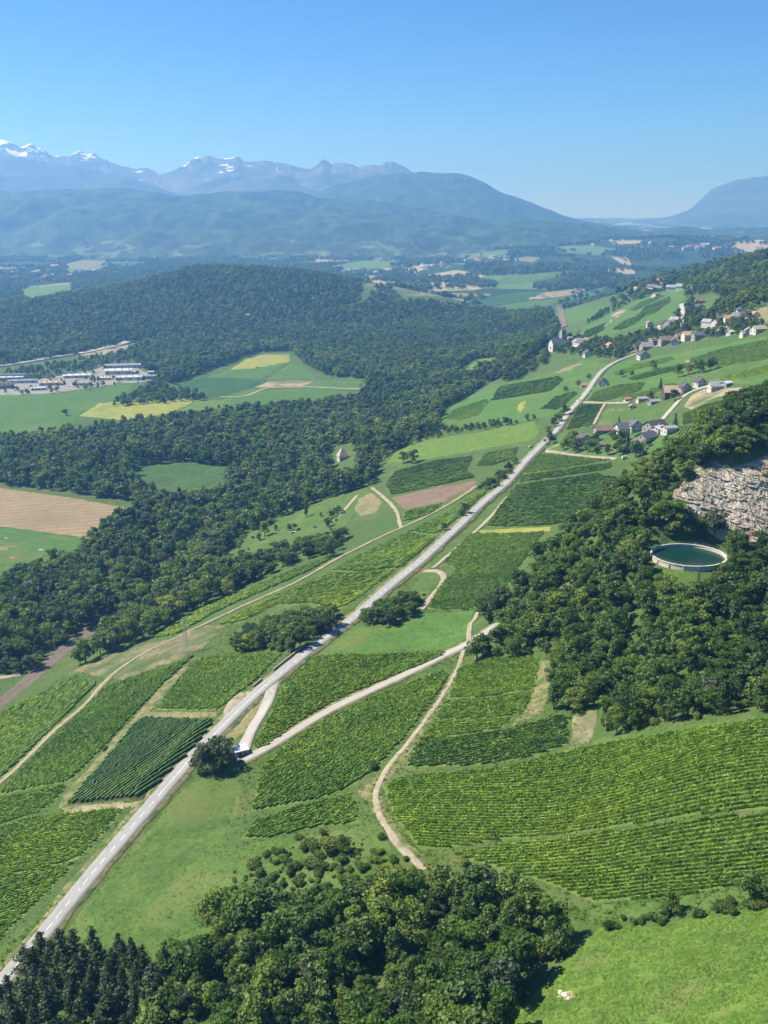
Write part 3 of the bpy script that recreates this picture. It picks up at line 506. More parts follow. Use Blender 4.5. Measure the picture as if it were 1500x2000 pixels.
# ------------------------------------------------------------------ vineyards: a sheet of ground with its rows of vines as parts
ROWMAT = {'v': 'vine', 'd': 'vinedark', 'b': 'vinebright', 'c': 'vinecrisp'}
VINES = [
 # kind, row spacing, two picture points along the rows, label, outline
 ('c',2.3,((226,1558),(374,1450)),'dark green vineyard with crisp diagonal rows beside the straight road',[(275,1402),(420,1407),(398,1440),(366,1474),(282,1560),(130,1572)]),
 ('v',1.45,((0,1665),(200,1620)),'vineyard with fringed row ends below the pale headland',[(-70,1633),(0,1615),(75,1596),(120,1592),(242,1579),(208,1625),(152,1680),(-70,1732)]),
 ('v',1.45,((0,1770),(120,1735)),'lowest vineyard at the picture edge beside the main road',[(-70,1738),(0,1716),(148,1684),(95,1742),(45,1792),(0,1836),(-70,1895)]),
 ('v',1.45,((0,1590),(100,1562)),'narrow terraced vineyard above the fringed rows',[(-70,1576),(0,1560),(132,1533),(112,1562),(75,1588),(0,1608),(-70,1626)]),
 ('v',1.45,((60,1500),(220,1400)),'vineyard between footpath and diagonal grass bank',[(8,1536),(64,1482),(114,1433),(174,1373),(212,1340),(268,1320),(330,1304),(385,1276),(330,1325),(260,1398),(198,1465),(134,1526),(60,1541),(0,1553)]),
 ('v',1.45,((-20,1460),(140,1360)),'vineyard on the valley side of the footpath',[(-70,1440),(0,1393),(90,1350),(150,1320),(190,1334),(152,1372),(96,1430),(42,1482),(0,1520),(-70,1580)]),
 ('v',1.45,((330,1385),(480,1300)),'vineyard above the lay-by with rows slanting to the road',[(305,1387),(345,1330),(390,1285),(470,1277),(552,1278),(505,1325),(450,1368),(430,1388)]),
 ('b',1.6,((480,1200),(740,1120)),'bright yellow green vineyard below the shaded thicket',[(425,1222),(500,1182),(580,1146),(640,1122),(772,1114),(712,1162),(660,1192),(600,1178),(540,1182),(470,1216)]),
 ('v',1.6,((660,1110),(800,1060)),'vineyard between footpath and upper straight of the road',[(648,1115),(720,1076),(800,1040),(852,1052),(820,1080),(782,1110),(700,1118)]),
 ('v',1.6,((350,1225),(600,1108)),'long narrow vineyard on the valley side of the footpath',[(300,1248),(360,1205),(470,1158),(540,1127),(640,1088),(656,1086),(600,1118),(520,1152),(420,1196),(345,1240)]),
 ('v',1.6,((800,1040),(920,985)),'narrow vineyard between footpath and roadside hedge',[(795,1038),(860,1010),(920,972),(958,948),(945,968),(905,1006),(850,1046)]),
 ('d',1.7,((770,940),(910,905)),'dark vineyard above the ploughed field',[(752,948),(770,922),(845,902),(926,891),(912,920),(930,932),(850,950),(762,968)]),
 ('d',1.7,((935,912),(1000,880)),'small striped vineyard beside the junction hedge',[(930,912),(948,886),(1012,874),(1004,896),(960,910)]),
 ('v',1.6,((792,1012),(862,990)),'small vineyard patch below the ploughed field',[(790,1001),(866,983),(842,1004),(788,1020)]),
 ('d',1.7,((1040,905),(1180,899)),'triangular vineyard below the farm lane',[(1052,888),(1120,893),(1192,899),(1110,913),(1020,926)]),
 ('d',1.7,((1030,936),(1190,912)),'thin vineyard strip between two darker plots',[(1018,930),(1110,917),(1196,905),(1196,916),(1100,930),(1012,943)]),
 ('d',1.7,((1000,1000),(1150,985)),'large dark vineyard between road and wooded spur',[(1006,950),(1090,937),(1172,926),(1180,931),(1205,932),(1205,948),(1130,1012),(1080,1026),(1000,1030),(948,1028),(975,990)]),
 ('d',1.7,((880,1100),(1010,1090)),'large dark vineyard below the yellow grass strip',[(918,1044),(1000,1043),(1064,1040),(1030,1085),(1005,1130),(985,1152),(945,1180),(915,1192),(834,1190),(850,1158),(888,1110),(864,1100),(890,1070)]),
 ('v',1.45,((560,1350),(800,1285)),'vineyard between main road and curving side road',[(558,1330),(622,1281),(740,1279),(862,1273),(872,1278),(830,1298),(700,1349),(600,1400),(545,1442),(505,1472),(492,1462),(522,1402)]),
 ('v',1.45,((540,1540),(800,1400)),'vineyard below the curving side road',[(510,1500),(560,1455),(620,1415),(700,1375),(800,1334),(868,1306),(880,1318),(850,1362),(800,1432),(745,1490),(690,1536),(620,1562),(490,1586)]),
 ('v',1.45,((500,1632),(690,1570)),'small vineyard above the scrub slope',[(470,1640),(500,1602),(600,1572),(690,1550),(706,1608),(620,1615),(530,1636)]),
 ('v',1.4,((880,1340),(1050,1315)),'top terrace of hillside vines below the wood',[(893,1308),(960,1287),(1058,1283),(1046,1344),(960,1360),(872,1366)]),
 ('v',1.4,((870,1390),(1030,1370)),'middle terrace of hillside vines',[(866,1373),(960,1365),(1042,1352),(1028,1390),(980,1404),(850,1404)]),
 ('v',1.4,((850,1425),(980,1410)),'narrow terrace of hillside vines above the dark plot',[(846,1410),(960,1408),(1005,1402),(980,1424),(820,1448)]),
 ('d',1.4,((830,1480),(1080,1440)),'dark lowest terrace of vines beside the earth steps',[(812,1453),(980,1429),(1080,1402),(1116,1397),(1108,1455),(1040,1478),(930,1496),(792,1500)]),
 ('v',1.35,((800,1600),(1400,1530)),'broad vineyard across the slope below the earth steps',[(748,1536),(790,1516),(960,1504),(1180,1454),(1500,1404),(1590,1392),(1590,1571),(1500,1580),(1350,1593),(1120,1628),(960,1642),(870,1659),(822,1660),(772,1600)]),
 ('v',1.35,((960,1690),(1400,1640)),'lowest broad vineyard above the hedge and sunny meadow',[(880,1669),(960,1652),(1120,1637),(1340,1603),(1500,1588),(1590,1580),(1590,1708),(1500,1720),(1300,1753),(1160,1763),(1060,1722),(960,1692)]),
 ('d',2.6,((975,775),(1080,748)),'vineyard rectangle in the meadow below the church',[(958,784),(975,756),(1092,736),(1102,742),(1076,765)]),
 ('d',2.6,((1110,830),(1170,800)),'vineyard beside the road above the farm',[(1104,842),(1130,792),(1178,790),(1156,832)]),
 ('d',2.6,((1230,742),(1335,716)),'long dark vine strip across the hillside meadow',[(1226,740),(1280,724),(1338,712),(1342,719),(1290,732),(1238,745)]),
 ('d',2.6,((1350,705),(1490,680)),'dark vineyard on the upper hillside below the village',[(1345,703),(1400,685),(1500,664),(1590,650),(1590,690),(1500,702),(1400,718),(1362,716)]),
 ('d',2.6,((1150,780),(1260,760)),'vineyard between the road and the farm sheds',[(1146,783),(1160,768),(1210,752),(1262,748),(1250,765),(1180,786)]),
 ('d',2.6,((1340,822),(1430,795)),'vineyard below the upper farm beside the spur',[(1330,812),(1380,790),(1442,776),(1432,802),(1330,832)]),
 ('d',3.4,((1150,655),(1230,625)),'vineyard beyond the church on the hillside',[(1130,662),(1150,645),(1185,630),(1180,645),(1150,660)]),
 ('d',3.4,((1240,625),(1300,590)),'vineyard plot high beyond the village',[(1232,630),(1260,600),(1308,580),(1310,590),(1280,612)]),
 ('d',3.4,((1340,655),(1390,648)),'small striped vineyard in the village',[(1340,654),(1345,642),(1392,640),(1392,652)]),
 ('v',3.2,((1200,728),(1300,706)),'pale vine strip high on the hillside meadow',[(1196,730),(1240,714),(1310,698),(1318,704),(1260,718),(1205,736)]),
 ('v',3.2,((1215,772),(1300,752)),'vine strip above the farm sheds',[(1212,776),(1250,768),(1300,752),(1320,748),(1325,755),(1270,772),(1225,782)]),
 ('v',3.2,((1370,742),(1480,720)),'vine strip between the meadow trees and the upper farm',[(1400,738),(1450,726),(1520,712),(1520,724),(1460,738),(1410,746)]),
 ('v',3.0,((860,820),(960,795)),'pale vine strip at the lower edge of the green meadow',[(868,818),(885,802),(950,780),(955,786),(935,812),(900,822)]),
 ('d',3.2,((1070,790),(1110,768)),'dark vine plot beside the road in the green meadow',[(1055,800),(1085,775),(1120,765),(1130,768),(1105,790),(1085,802)]),
 ('v',3.4,((1200,640),(1280,612)),'vine strip beyond the church beside the lane',[(1195,645),(1215,630),(1250,615),(1262,616),(1240,634),(1210,646)]),
 ('d',3.4,((1180,622),(1240,595)),'dark vine strip above the tan field beyond the church',[(1228,606),(1250,592),(1290,577),(1300,578),(1262,597),(1240,608)]),
 ('d',2.6,((1315,865),(1335,835)),'young vineyard corner at the edge of the spur',[(1312,868),(1330,836),(1352,832),(1340,860)]),
]
vine_tris = 0
def row_mesh(x, y, near, rng, mat_, crisp=False):
    global vine_tris
    n_ = len(x); tx, ty = np.gradient(x), np.gradient(y); l = np.hypot(tx, ty) + 1e-9; nx, ny = ty / l, -tx / l; z = zat(x, y) + 0.0003 * y
    prof = [(-.42, .1), (-.40, 1.2), (.40, 1.3), (.42, .1)] if crisp else [(-.24, .1), (-.22, .80), (.22, .86), (.24, .1)] if near else [(-.36, .1), (-.3, .9), (.3, .98), (.36, .1)]
    jt = .5 if crisp else 1.0
    wv = 1 + jt * (rng.random(n_) - .5) * .7; hv = 1 + jt * (rng.random(n_) - .5) * .4
    gap = (rng.random(n_) < (.004 if crisp else .02)); hv[gap] *= 0.4; wv[gap] *= 0.4
    V = np.empty((n_, len(prof), 3))
    for k, (o, h) in enumerate(prof):
        oo = o * wv + rng.normal(0, .04 * jt, n_); hh = h * hv + (rng.normal(0, .09 * jt, n_) if h > .5 else 0)
        V[:, k, 0] = x + nx * oo; V[:, k, 1] = y + ny * oo; V[:, k, 2] = z + hh
    K_ = len(prof); ids = np.arange(n_ * K_).reshape(n_, K_)
    Fq = np.stack([ids[:-1, :-1], ids[1:, :-1], ids[1:, 1:], ids[:-1, 1:]], -1).reshape(-1, 4); V = V.reshape(-1, 3)
    # shoots and leaf fans standing out of the hedge
    L = float(l.sum()); m_ = int(L * ((2.2 if crisp else 5.0) if near else 1.6)); s = rng.random(m_) * (n_ - 1); i = np.minimum(s.astype(int), n_ - 2); f = s - i
    cx = x[i] + (x[i + 1] - x[i]) * f; cyy = y[i] + (y[i + 1] - y[i]) * f; cz = z[i] + (z[i + 1] - z[i]) * f
    o = rng.normal(0, (.12 if crisp else .32), m_); c = np.stack([cx + nx[i] * o, cyy + ny[i] * o, cz + (.7 + .45 * rng.random(m_) if crisp else .35 + .85 * rng.random(m_)) * hv[i]], -1)
    up = rng.normal(size=(m_, 3)) * (.6 if near else 1) + np.array([0, 0, .9]); up /= np.linalg.norm(up, axis=1)[:, None]; sd = np.cross(up, rng.normal(size=(m_, 3))); sd /= np.linalg.norm(sd, axis=1)[:, None] + 1e-9
    sz = (.8 + .5 * rng.random(m_))[:, None] * (1 if near else 1.4); a, b = up * .27 * sz, sd * .15 * sz
    Q = np.stack([c - a - b, c - a + b, c + a + b, c + a - b], 1).reshape(-1, 3)
    Fq = np.concatenate([Fq, np.arange(m_ * 4).reshape(-1, 4) + len(V)]); V = np.concatenate([V, Q]); vine_tris += 2 * len(Fq)
    return npmesh('vine_row', V, Fq, mat_, False)
VPOLY = []
for vi, (kind, sp, (pa, pb), lab, poly) in enumerate(VINES):
    VPOLY.append(poly)
    x, y = world_poly(poly, 10.0, 0.6); V, Fs = sheet(x, y, .20)
    me = bpy.data.meshes.new('vineyard'); me.from_pydata(V.tolist(), [], Fs); me.materials.append(M['vinesoil' if kind == 'c' else 'vineground']); me.polygons.foreach_set('use_smooth', [True] * len(me.polygons)); me.update()
    vo = link(bpy.data.objects.new('vineyard', me), label=lab, cat='vineyard', group='vineyard plots on the slope')
    hx, hy, _ = hit([pa[0], pb[0]], [pa[1], pb[1]]); d = np.array([hx[1] - hx[0], hy[1] - hy[0]]); d /= np.linalg.norm(d); e = np.array([-d[1], d[0]])
    U, Wd = x * d[0] + y * d[1], x * e[0] + y * e[1]; rng = np.random.default_rng(100 + vi); ymean = float(y.mean())
    wl = np.arange(Wd.min() + sp * .5, Wd.max(), sp); mt = M[ROWMAT[kind]]
    for w0 in wl:
        w0 = w0 + rng.normal(0, .03); U2, W2 = np.roll(U, -1), np.roll(Wd, -1); k = (Wd > w0) != (W2 > w0)
        us = np.sort(U[k] + (w0 - Wd[k]) / (W2[k] - Wd[k]) * (U2[k] - U[k]))
        for u0, u1 in zip(us[::2], us[1::2]):
            u0 += rng.random() * 1.6; u1 -= rng.random() * 1.6
            if u1 - u0 < 4: continue
            near = ymean < 470; m_ = max(4, int((u1 - u0) / (0.9 if near else (1.7 if ymean < 800 else 3.0)))); u = np.linspace(u0, u1, m_)
            ww = w0 + 0.12 * np.sin(u / 31 + w0 * .05) ; link(bpy.data.objects.new('vine_row', row_mesh(u * d[0] + ww * e[0], u * d[1] + ww * e[1], near, rng, mt, kind == 'c')), vo)
print('vine tris', vine_tris)
# ------------------------------------------------------------------ roads and tracks
road_obj('verge', 'main', 'verge', 'dry grass verges along the main road', .22, 9.4, 1.6)
road_obj('verge', 'side', 'verge', 'grass edges of the curving side road', .22, 6.8, 1.2)
road_obj('path', 'path', 'verge', 'grass edges of the long footpath', .22, 5.0, 1.6)
mr_ = road_obj('main_road', 'main', 'asphalt', 'straight grey main road running uphill through the vineyards', .34, None, .10)
road_obj('side_road', 'side', 'sideasphalt', 'narrow pale side road curving up to the wood', .34, None, .25)
for k_, nm, m_, lab in (('slip','slip_road','sideasphalt','gravelly slip road looping past the small shed'),('path','path','gravel','long pale footpath below the main road'),
  ('track','track','gravel','rutted dirt track beside the terraced vines'),('loop','track','gravel','pale gravel bend joining the long footpath'),('edge','track','gravel','dirt track along the vineyard edge parallel to the main road'),
  ('spur','track','gravel','gravel spur beside the roadside thicket'),('bend','track','gravel','short curved track at the side road'),('lane','lane','gravel','thin pale lane from the junction to the farm'),
  ('farm','lane','gravel','gravel lane to the farm sheds'),('yard','lane','gravel','pale lane beside the vineyard above the farm'),('upper','lane','sideasphalt','curving lane climbing to the upper farm'),
  ('village','street','sideasphalt','pale street through the upper village'),('field_lane','track','gravel','field track beyond the church'),('south_track','track','gravel','short farm track by the pasture'),
  ('valley_track','track','gravel','straight pale track across the valley fields'),('rail_crossing','track','gravel','gravel track at the railway crossing')):
    road_obj(nm, k_, m_, lab, .30, None, .5)
drape('lay_by', [(430,1412),(436,1390),(448,1368),(462,1356),(490,1347),(505,1338),(512,1346),(480,1372),(450,1400),(436,1418)], 'gravel', 'pale gravel lay-by beside the main road', .28)
drape('junction_apron', [(505,1355),(520,1340),(545,1328),(548,1334),(536,1362),(526,1372),(519,1360),(510,1362)], 'gravel', 'pale gravel mouth of the slip road', .29)
# dashed centre line: every dash a part of the road
def dash(s0, s1, half=0.09):
    r_ = ROADS['main']; d = np.concatenate([[0], np.cumsum(np.hypot(np.diff(r_['x']), np.diff(r_['y'])))]); s = np.linspace(s0, s1, max(2, int((s1 - s0) / 1.2)))
    V, Fq, a, k = ribbon(np.interp(s, d, r_['x']), np.interp(s, d, r_['y']), [-half, half], .375)
    link(bpy.data.objects.new('dash', npmesh('dash', V, Fq[:, ::-1], M['paint'])), mr_)
    return d[-1]
tot = 1e9; s_ = 2.0
while s_ < min(tot, 780):
    if 100 < s_ < 190 or 228 < s_ < 262: tot = dash(s_, s_ + 6.2, .1); s_ += 6.5          # runs of almost unbroken line
    else: tot = dash(s_, s_ + 3.2); s_ += 6.5 if s_ > 60 else 5.2
# ------------------------------------------------------------------ buildings
M['white'] = plain('white_render', (0.48,0.46,0.42), 0.9, 0.10, 0.4); M['cream'] = plain('cream_render', (0.66,0.55,0.42), 0.9, 0.12, 0.4); M['pink'] = plain('apricot_render', (0.68,0.48,0.36), 0.9, 0.1, 0.4)
M['stone'] = plain('rubble_stone', (0.30,0.27,0.23), 0.95, 0.35, 1.2); M['timber'] = plain('dark_timber', (0.10,0.065,0.04), 0.9, 0.3, 1.0)
def roof_mat(name, col, period=0.45, rough=0.75):
    m, t, b = _new(name); tc = _n(t, 'TexCoord').outputs['Object']; s = _noise(t, tc, 0.9, 4.0, 0.7); wv = _n(t, 'TexWave', wave_type='BANDS', bands_direction='Z'); wv.inputs['Scale'].default_value = 0.314 / period; wv.inputs['Distortion'].default_value = 0.6
    t.links.new(tc, wv.inputs['Vector']); c = _ramp(t, s, [(0.3, tuple(q * .72 for q in col)), (0.7, tuple(q * 1.25 for q in col))]); t.links.new(c, b.inputs['Base Color']); b.inputs['Roughness'].default_value = rough; b.inputs['Specular IOR Level'].default_value = 0.35
    _bump(t, b, wv.outputs['Fac'], 0.5, 0.05); return m
M['slate'] = roof_mat('blue_slate', (0.085,0.095,0.115)); M['brown'] = roof_mat('brown_tile', (0.19,0.135,0.10)); M['tile'] = roof_mat('old_red_tile', (0.33,0.19,0.13)); M['tanroof'] = roof_mat('bleached_tile', (0.36,0.28,0.20)); M['grey'] = roof_mat('grey_sheet', (0.24,0.24,0.25)); M['dark'] = roof_mat('dark_tile', (0.075,0.065,0.065))
M['metal'] = plain('pale_metal_sheet', (0.62,0.64,0.66), 0.45, 0.08, 0.5, 0.3); M['glass'] = plain('window_glass', (0.03,0.035,0.045), 0.15, 0.1, 1.0, 0.0, 0.6); M['black'] = plain('black_rubber', (0.02,0.02,0.02), 0.8, 0.1)
M['red'] = plain('red_paint', (0.45,0.04,0.03), 0.4, 0.05); M['blue'] = plain('blue_paint', (0.05,0.10,0.28), 0.4, 0.05); M['silver'] = plain('silver_paint', (0.50,0.51,0.53), 0.35, 0.05, 0.6, 0.4); M['yel'] = plain('yellow_net', (0.65,0.55,0.05), 0.8, 0.1); M['steel'] = plain('galvanised_steel', (0.34,0.35,0.36), 0.6, 0.15, 1.0, 0.5)
_wb = MB(); _wb.box((0, 0, 0), (1.0, .14, 1.25)); WINMESH = _wb.mesh('window', M['glass']); _wb = MB(); _wb.box((0, 0, 0), (1.24, .16, .12)); SILL = _wb.mesh('sill', M['concrete'])
_wb = MB(); _wb.box((0, 0, 0), (1.1, .14, 2.1)); DOORMESH = _wb.mesh('door', M['timber'])
def place(px, py): x, y, z = hit(px, py); return float(x[0]), float(y[0]), float(z[0])
HOUSEPX = []
def gable(mb, L, W, H, rise, base=-2.5):
    l, w_ = L / 2, W / 2
    mb.add([(-l, -w_, base), (l, -w_, base), (l, w_, base), (-l, w_, base), (-l, -w_, H), (l, -w_, H), (l, w_, H), (-l, w_, H), (-l, 0, H + rise), (l, 0, H + rise)],
           [(0, 1, 5, 4), (2, 3, 7, 6), (1, 2, 6, 9, 5), (3, 0, 4, 8, 7), (4, 5, 9, 8), (6, 7, 8, 9), (3, 2, 1, 0)])
def slabs(mb, L, W, H, rise, over=.7, th=.22, hip=0.0):
    l, w_ = L / 2 + over, W / 2 + over; k = rise / (W / 2); zt, ze = H + rise + .08, H - over * k + .08; lr = l - hip
    for s in (-1, 1):
        mb.add([(-l, s * w_, ze), (l, s * w_, ze), (lr, 0, zt), (-lr, 0, zt), (-l, s * w_, ze + th), (l, s * w_, ze + th), (lr, 0, zt + th), (-lr, 0, zt + th)],
               [(0, 1, 2, 3), (4, 5, 6, 7), (0, 1, 5, 4), (1, 2, 6, 5), (3, 0, 4, 7)])
    if hip:
        for s in (-1, 1): mb.add([(s * l, -w_, ze + th), (s * l, w_, ze + th), (s * lr, 0, zt + th)], [(0, 1, 2)])
def house(px, py, L, W, H, rise, rot, wall, roof, label, storeys=2, chim=True, hip=0.0, name='house', cat='house', windows=True, group='houses of the hillside villages', xyz=None):
    q_ = 1.0 if py < 720 else .92; L, W, H, rise = L * q_, W * q_, H * q_, rise * q_; x, y, z = xyz or place(px, py); HOUSEPX.append((x, y, max(L, W) * .62)); e = empty(name, (x, y, z), R(rot), label=label, cat=cat, group=group)
    mb = MB(); gable(mb, L, W, H, rise if not hip else rise * .02); mb.build('wall', M[wall], e)
    mb = MB(); slabs(mb, L, W, H, rise, hip=hip); ro = mb.build('roof', M[roof], e)
    if chim: mb = MB(); mb.box((L * .22, W * .12, H + rise + .2), (.8, .8, 2.0)); mb.build('chimney', M['stone'], ro)
    if windows:
        for s in (-1, 1):
            nx = max(2, int(L / 3.6)); first = True
            for f in range(storeys):
                for i in range(nx):
                    X = -L / 2 + L * (i + .5) / nx; Z = 1.5 + f * 2.7
                    if Z + .6 > H: continue
                    if f == 0 and i == nx // 2: o = link(bpy.data.objects.new('door', DOORMESH), e); o.location = (X, s * (W / 2 + .02), 1.05); continue
                    o = link(bpy.data.objects.new('window', WINMESH), e); o.location = (X, s * (W / 2 + .02), Z); q = link(bpy.data.objects.new('sill', SILL), o); q.location = (0, s * .02, -.68)
            ny = max(2, int(W / 4))
            for f in range(storeys + (1 if rise > 2.6 and not hip else 0)):
                for i in range(ny if f < storeys else 1):
                    Y = (-W / 2 + W * (i + .5) / ny) if f < storeys else 0; Z = 1.5 + f * 2.7
                    o = link(bpy.data.objects.new('window', WINMESH), e); o.location = (s * (L / 2 + .02), Y, Z); o.rotation_euler = (0, 0, math.pi / 2); q = link(bpy.data.objects.new('sill', SILL), o); q.location = (0, -s * .02, -.68)
    return e
for a in (
 (1141,866,11,10,5.4,3.2,100,'pink','dark','apricot chalet with dark roof and balcony side facing the meadow'),
 (1178,846,15,9,3.6,3.4,8,'stone','brown','low brown roofed stone barn behind the chalet',1),
 (1222,846,17,11,5.0,4.2,12,'white','slate','white farmhouse with long blue slate roof'),
 (1240,842,11,10,5.6,4.4,95,'white','slate','white gabled wing with steep slate roof facing the valley'),
 (1278,840,18,11,4.6,3.6,35,'stone','dark','long dark roofed barn at the end of the farm lane',1),
 (1285,846,9,8,4.6,1.6,35,'white','metal','outbuilding with shining pale metal roof'),
 (1306,846,10,9,5.0,1.2,20,'white','grey','white cube shaped farmhouse with nearly flat roof'),
 (1262,862,16,11,4.4,3.6,40,'stone','slate','lowest slate roofed barn beside the broad tree',1),
 (1250,886,8,6,3.0,2.0,60,'cream','tile','small cream cottage among the lowest farm trees',1),
 (1176,872,7,4,2.3,1.0,5,'white','brown','low white garden shed below the chalet',1),
 (1178,754,10,9,4.2,4.0,70,'cream','slate','steep slate roofed house right beside the road'),
 (1140,756,7,5,2.4,1.8,10,'stone','tile','small red roofed hut left of the road',1),
 (1315,772,19,12,3.8,5.0,2,'timber','tanroof','big barn with bleached brown roof above the lane',1),
 (1337,765,10,9,4.6,4.0,95,'stone','dark','dark steep roofed house behind the big barn'),
 (1366,754,10,8,4.4,3.4,100,'white','dark','white house with dark gable above the upper lane'),
 (1398,762,12,10,4.4,3.4,4,'white','grey','white house with broad grey roof at the upper farm'),
 (1418,755,9,6,3.6,1.0,40,'white','metal','long low white outbuilding at the top of the upper farm',1),
 (1255,783,11,6,2.6,1.4,12,'white','grey','grey roofed shed among the garden trees',1),
 (1277,788,10,6,2.4,1.4,20,'stone','grey','low sheet roofed shed at the end of the gravel lane',1),
 (1235,798,6,5,2.6,1.6,80,'cream','tile','small cream hut beside the sandy patch',1),
 (1225,783,6,4,2.2,1.2,15,'white','tile','tiny white and red hut by the gravel lane',1),
 (1148,696,11,10,4.4,3.8,95,'white','dark','white gabled house with dark roof below the church'),
 (1137,692,9,8,4.0,3.4,80,'stone','dark','stone house with dark roof at the lower village edge'),
 (1177,691,11,9,4.0,3.4,95,'white','dark','white house with dark roof beside the village orchard'),
 (1192,681,10,9,4.6,3.0,100,'cream','tile','cream house with red tiled roof behind the orchard'),
 (1126,681,12,5,2.8,1.2,4,'white','metal','low pale building beside the church trees',1),
 (1150,671,11,7,3.6,2.4,10,'white','tile','white house with orange tiled roof above the church lane'),
 (1203,695,9,9,4.0,4.0,95,'stone','dark','dark roofed house where the road enters the village'),
 (1256,701,13,11,5.0,4.0,95,'white','dark','white house with red balcony front at the foot of the village'),
 (1246,684,16,11,5.0,4.6,40,'stone','slate','large blue slate roof above the white front house'),
 (1262,684,13,10,5.0,4.2,10,'stone','grey','grey roofed house in the middle of the village'),
 (1275,675,12,9,5.0,3.6,20,'cream','tanroof','house with bleached tan roof in the village row'),
 (1300,672,15,10,5.0,3.8,10,'stone','brown','long brown roofed house in the village row'),
 (1318,674,12,9,4.6,3.4,70,'white','grey','white gabled house at the village crossroads'),
 (1328,664,11,9,4.8,3.4,15,'stone','brown','brown roofed house next to the village crossroads'),
 (1346,662,15,10,4.8,3.4,8,'cream','tanroof','wide tan roofed barn beside the village vineyard'),
 (1366,662,15,10,4.6,3.2,6,'stone','slate','blue grey roofed barn beside the village vineyard'),
 (1310,640,17,13,5.0,4.8,30,'stone','grey','large grey roofed farm below the upper street'),
 (1318,634,13,11,5.0,4.8,120,'cream','grey','grey gabled wing beside the pale street'),
 (1268,638,8,7,5.0,2.6,90,'white','tile','small white cottage at the vineyard edge'),
 (1296,641,14,8,3.6,2.2,20,'white','slate','low white walled barn beside the grey farm',1),
 (1366,606,12,10,5.0,3.0,95,'white','dark','white villa under the trees above the village'),
 (1366,594,12,9,4.6,3.2,10,'stone','brown','brown roofed house above the white villa'),
 (1373,613,9,8,3.8,2.6,60,'white','grey','small white house below the villa'),
 (1416,592,14,10,4.4,3.2,10,'stone','brown','brown roofed house high on the wooded slope'),
 (1446,614,10,8,5.4,2.2,80,'white','slate','tall white house on the upper hillside'),
 (1438,620,9,7,3.4,2.0,10,'white','grey','low white house beside the tall white one'),
 (1415,651,12,9,4.0,3.4,15,'cream','tanroof','tan roofed house at the upper village edge'),
 (1405,656,9,8,3.6,2.8,70,'stone','dark','dark roofed house hidden in the upper village trees'),
 (1427,653,7,6,3.0,1.2,30,'white','metal','pale metal roofed shed in the upper village',1),
 (1481,649,13,9,3.8,2.8,20,'white','tanroof','white house with tan roof at the right village end'),
 (1463,652,10,8,3.6,3.0,75,'white','grey','white gabled house at the right village end'),
 (1455,656,9,6,3.0,2.2,15,'cream','grey','low grey roofed house above the green field',1),
 (486,618,18,9,4.0,2.0,10,'white','grey','white farm standing alone in the valley wood'),
 ):
    house(*a)
# hunting lodge with tall pyramid roof
e = house(669,897,10,10,5.0,8.5,20,'white','tanroof','white house with tall pyramid roof at the edge of the valley wood', 2, False, 4.9)
# church
x, y, z = place(1090, 681); ch = empty('church', (x, y, z), R(22), label='village church with slate roof and square stone tower', cat='church'); HOUSEPX.append((x, y, 16))
mb = MB(); gable(mb, 24, 12, 8, 6, -4); mb.build('nave', M['white'], ch); mb = MB(); slabs(mb, 24, 12, 8, 6, .6, .3); mb.build('roof', M['slate'], ch)
mb = MB(); mb.box((9, 4, 10), (7, 7, 28)); tw = mb.build('tower', M['stone'], ch)
mb = MB(); mb.add([(5.2, .2, 24), (12.8, .2, 24), (12.8, 7.8, 24), (5.2, 7.8, 24), (9, 4, 28.5)], [(0, 1, 4), (1, 2, 4), (2, 3, 4), (3, 0, 4), (3, 2, 1, 0)]); mb.build('spire', M['slate'], tw)
for s in (-1, 1):
    mb = MB(); mb.box((9 + s * 1.3, .42, 21), (1.2, .2, 3)); mb.build('belfry_opening', M['glass'], tw)
for i in range(4): mb = MB(); mb.box((-9 + i * 4.2, -6.03, 4.5), (1.3, .16, 3.2)); mb.build('window', M['glass'], ch)
mb = MB(); mb.box((-12.05, 0, 1.6), (.2, 2.2, 3.4)); mb.build('door', M['timber'], ch)
# works buildings by the river
def warehouse(px, py, L, W, H, rise, rot, wall, roof, label):
    e = house(px, py, L, W, H, rise, rot, wall, roof, label, 1, False, 0.0, 'warehouse', 'warehouse', False, 'works buildings by the river')
    for i in range(3): mb = MB(); mb.box((-L / 2 + L * (i + .5) / 3, -W / 2 - .05, 2.0), (4.0, .16, 4.0)); mb.build('gate', M['grey'], e)
    for i in range(4): mb = MB(); mb.box((-L / 2 + L * (i + .5) / 4, -W / 4, H + rise * .5 + .42), (1.4, W * .3, .12)); o = mb.build('skylight', M['glass'], e)
for a in ((232,730,46,22,7,2.2,10,'cream','metal','large cream warehouse in the middle of the works yard'),(254,742,40,18,6,1.2,10,'metal','metal','pale flat warehouse at the field edge'),(292,740,24,16,6,1.0,10,'white','grey','grey warehouse at the end of the works yard'),(240,718,60,14,5,1.5,10,'white','grey','long white shed behind the cream warehouse'),
  (98,752,34,18,5,2.0,14,'white','tanroof','tan roofed works hall beside the hedge'),(150,738,44,12,5,1.5,12,'white','metal','long pale shed beside the river trees'),(12,758,26,20,6,3.0,20,'stone','dark','dark roofed works house at the picture edge'),(45,748,46,12,5,1.2,12,'white','grey','long grey shed along the river bank'),(160,752,30,14,4,1.5,14,'metal','grey','low metal hall beside the crop field'),(300,731,18,10,5,1.0,10,'blue','metal','small blue walled hall by the wood'),(20,742,44,10,5,1.0,8,'white','white','long white hall beyond the dark roofed house'),(205,742,20,12,4.5,1.2,10,'white','white','small white office beside the cream warehouse'),(75,762,22,10,4,1.2,14,'white','metal','pale shed at the corner of the crop field')):
    warehouse(*a)
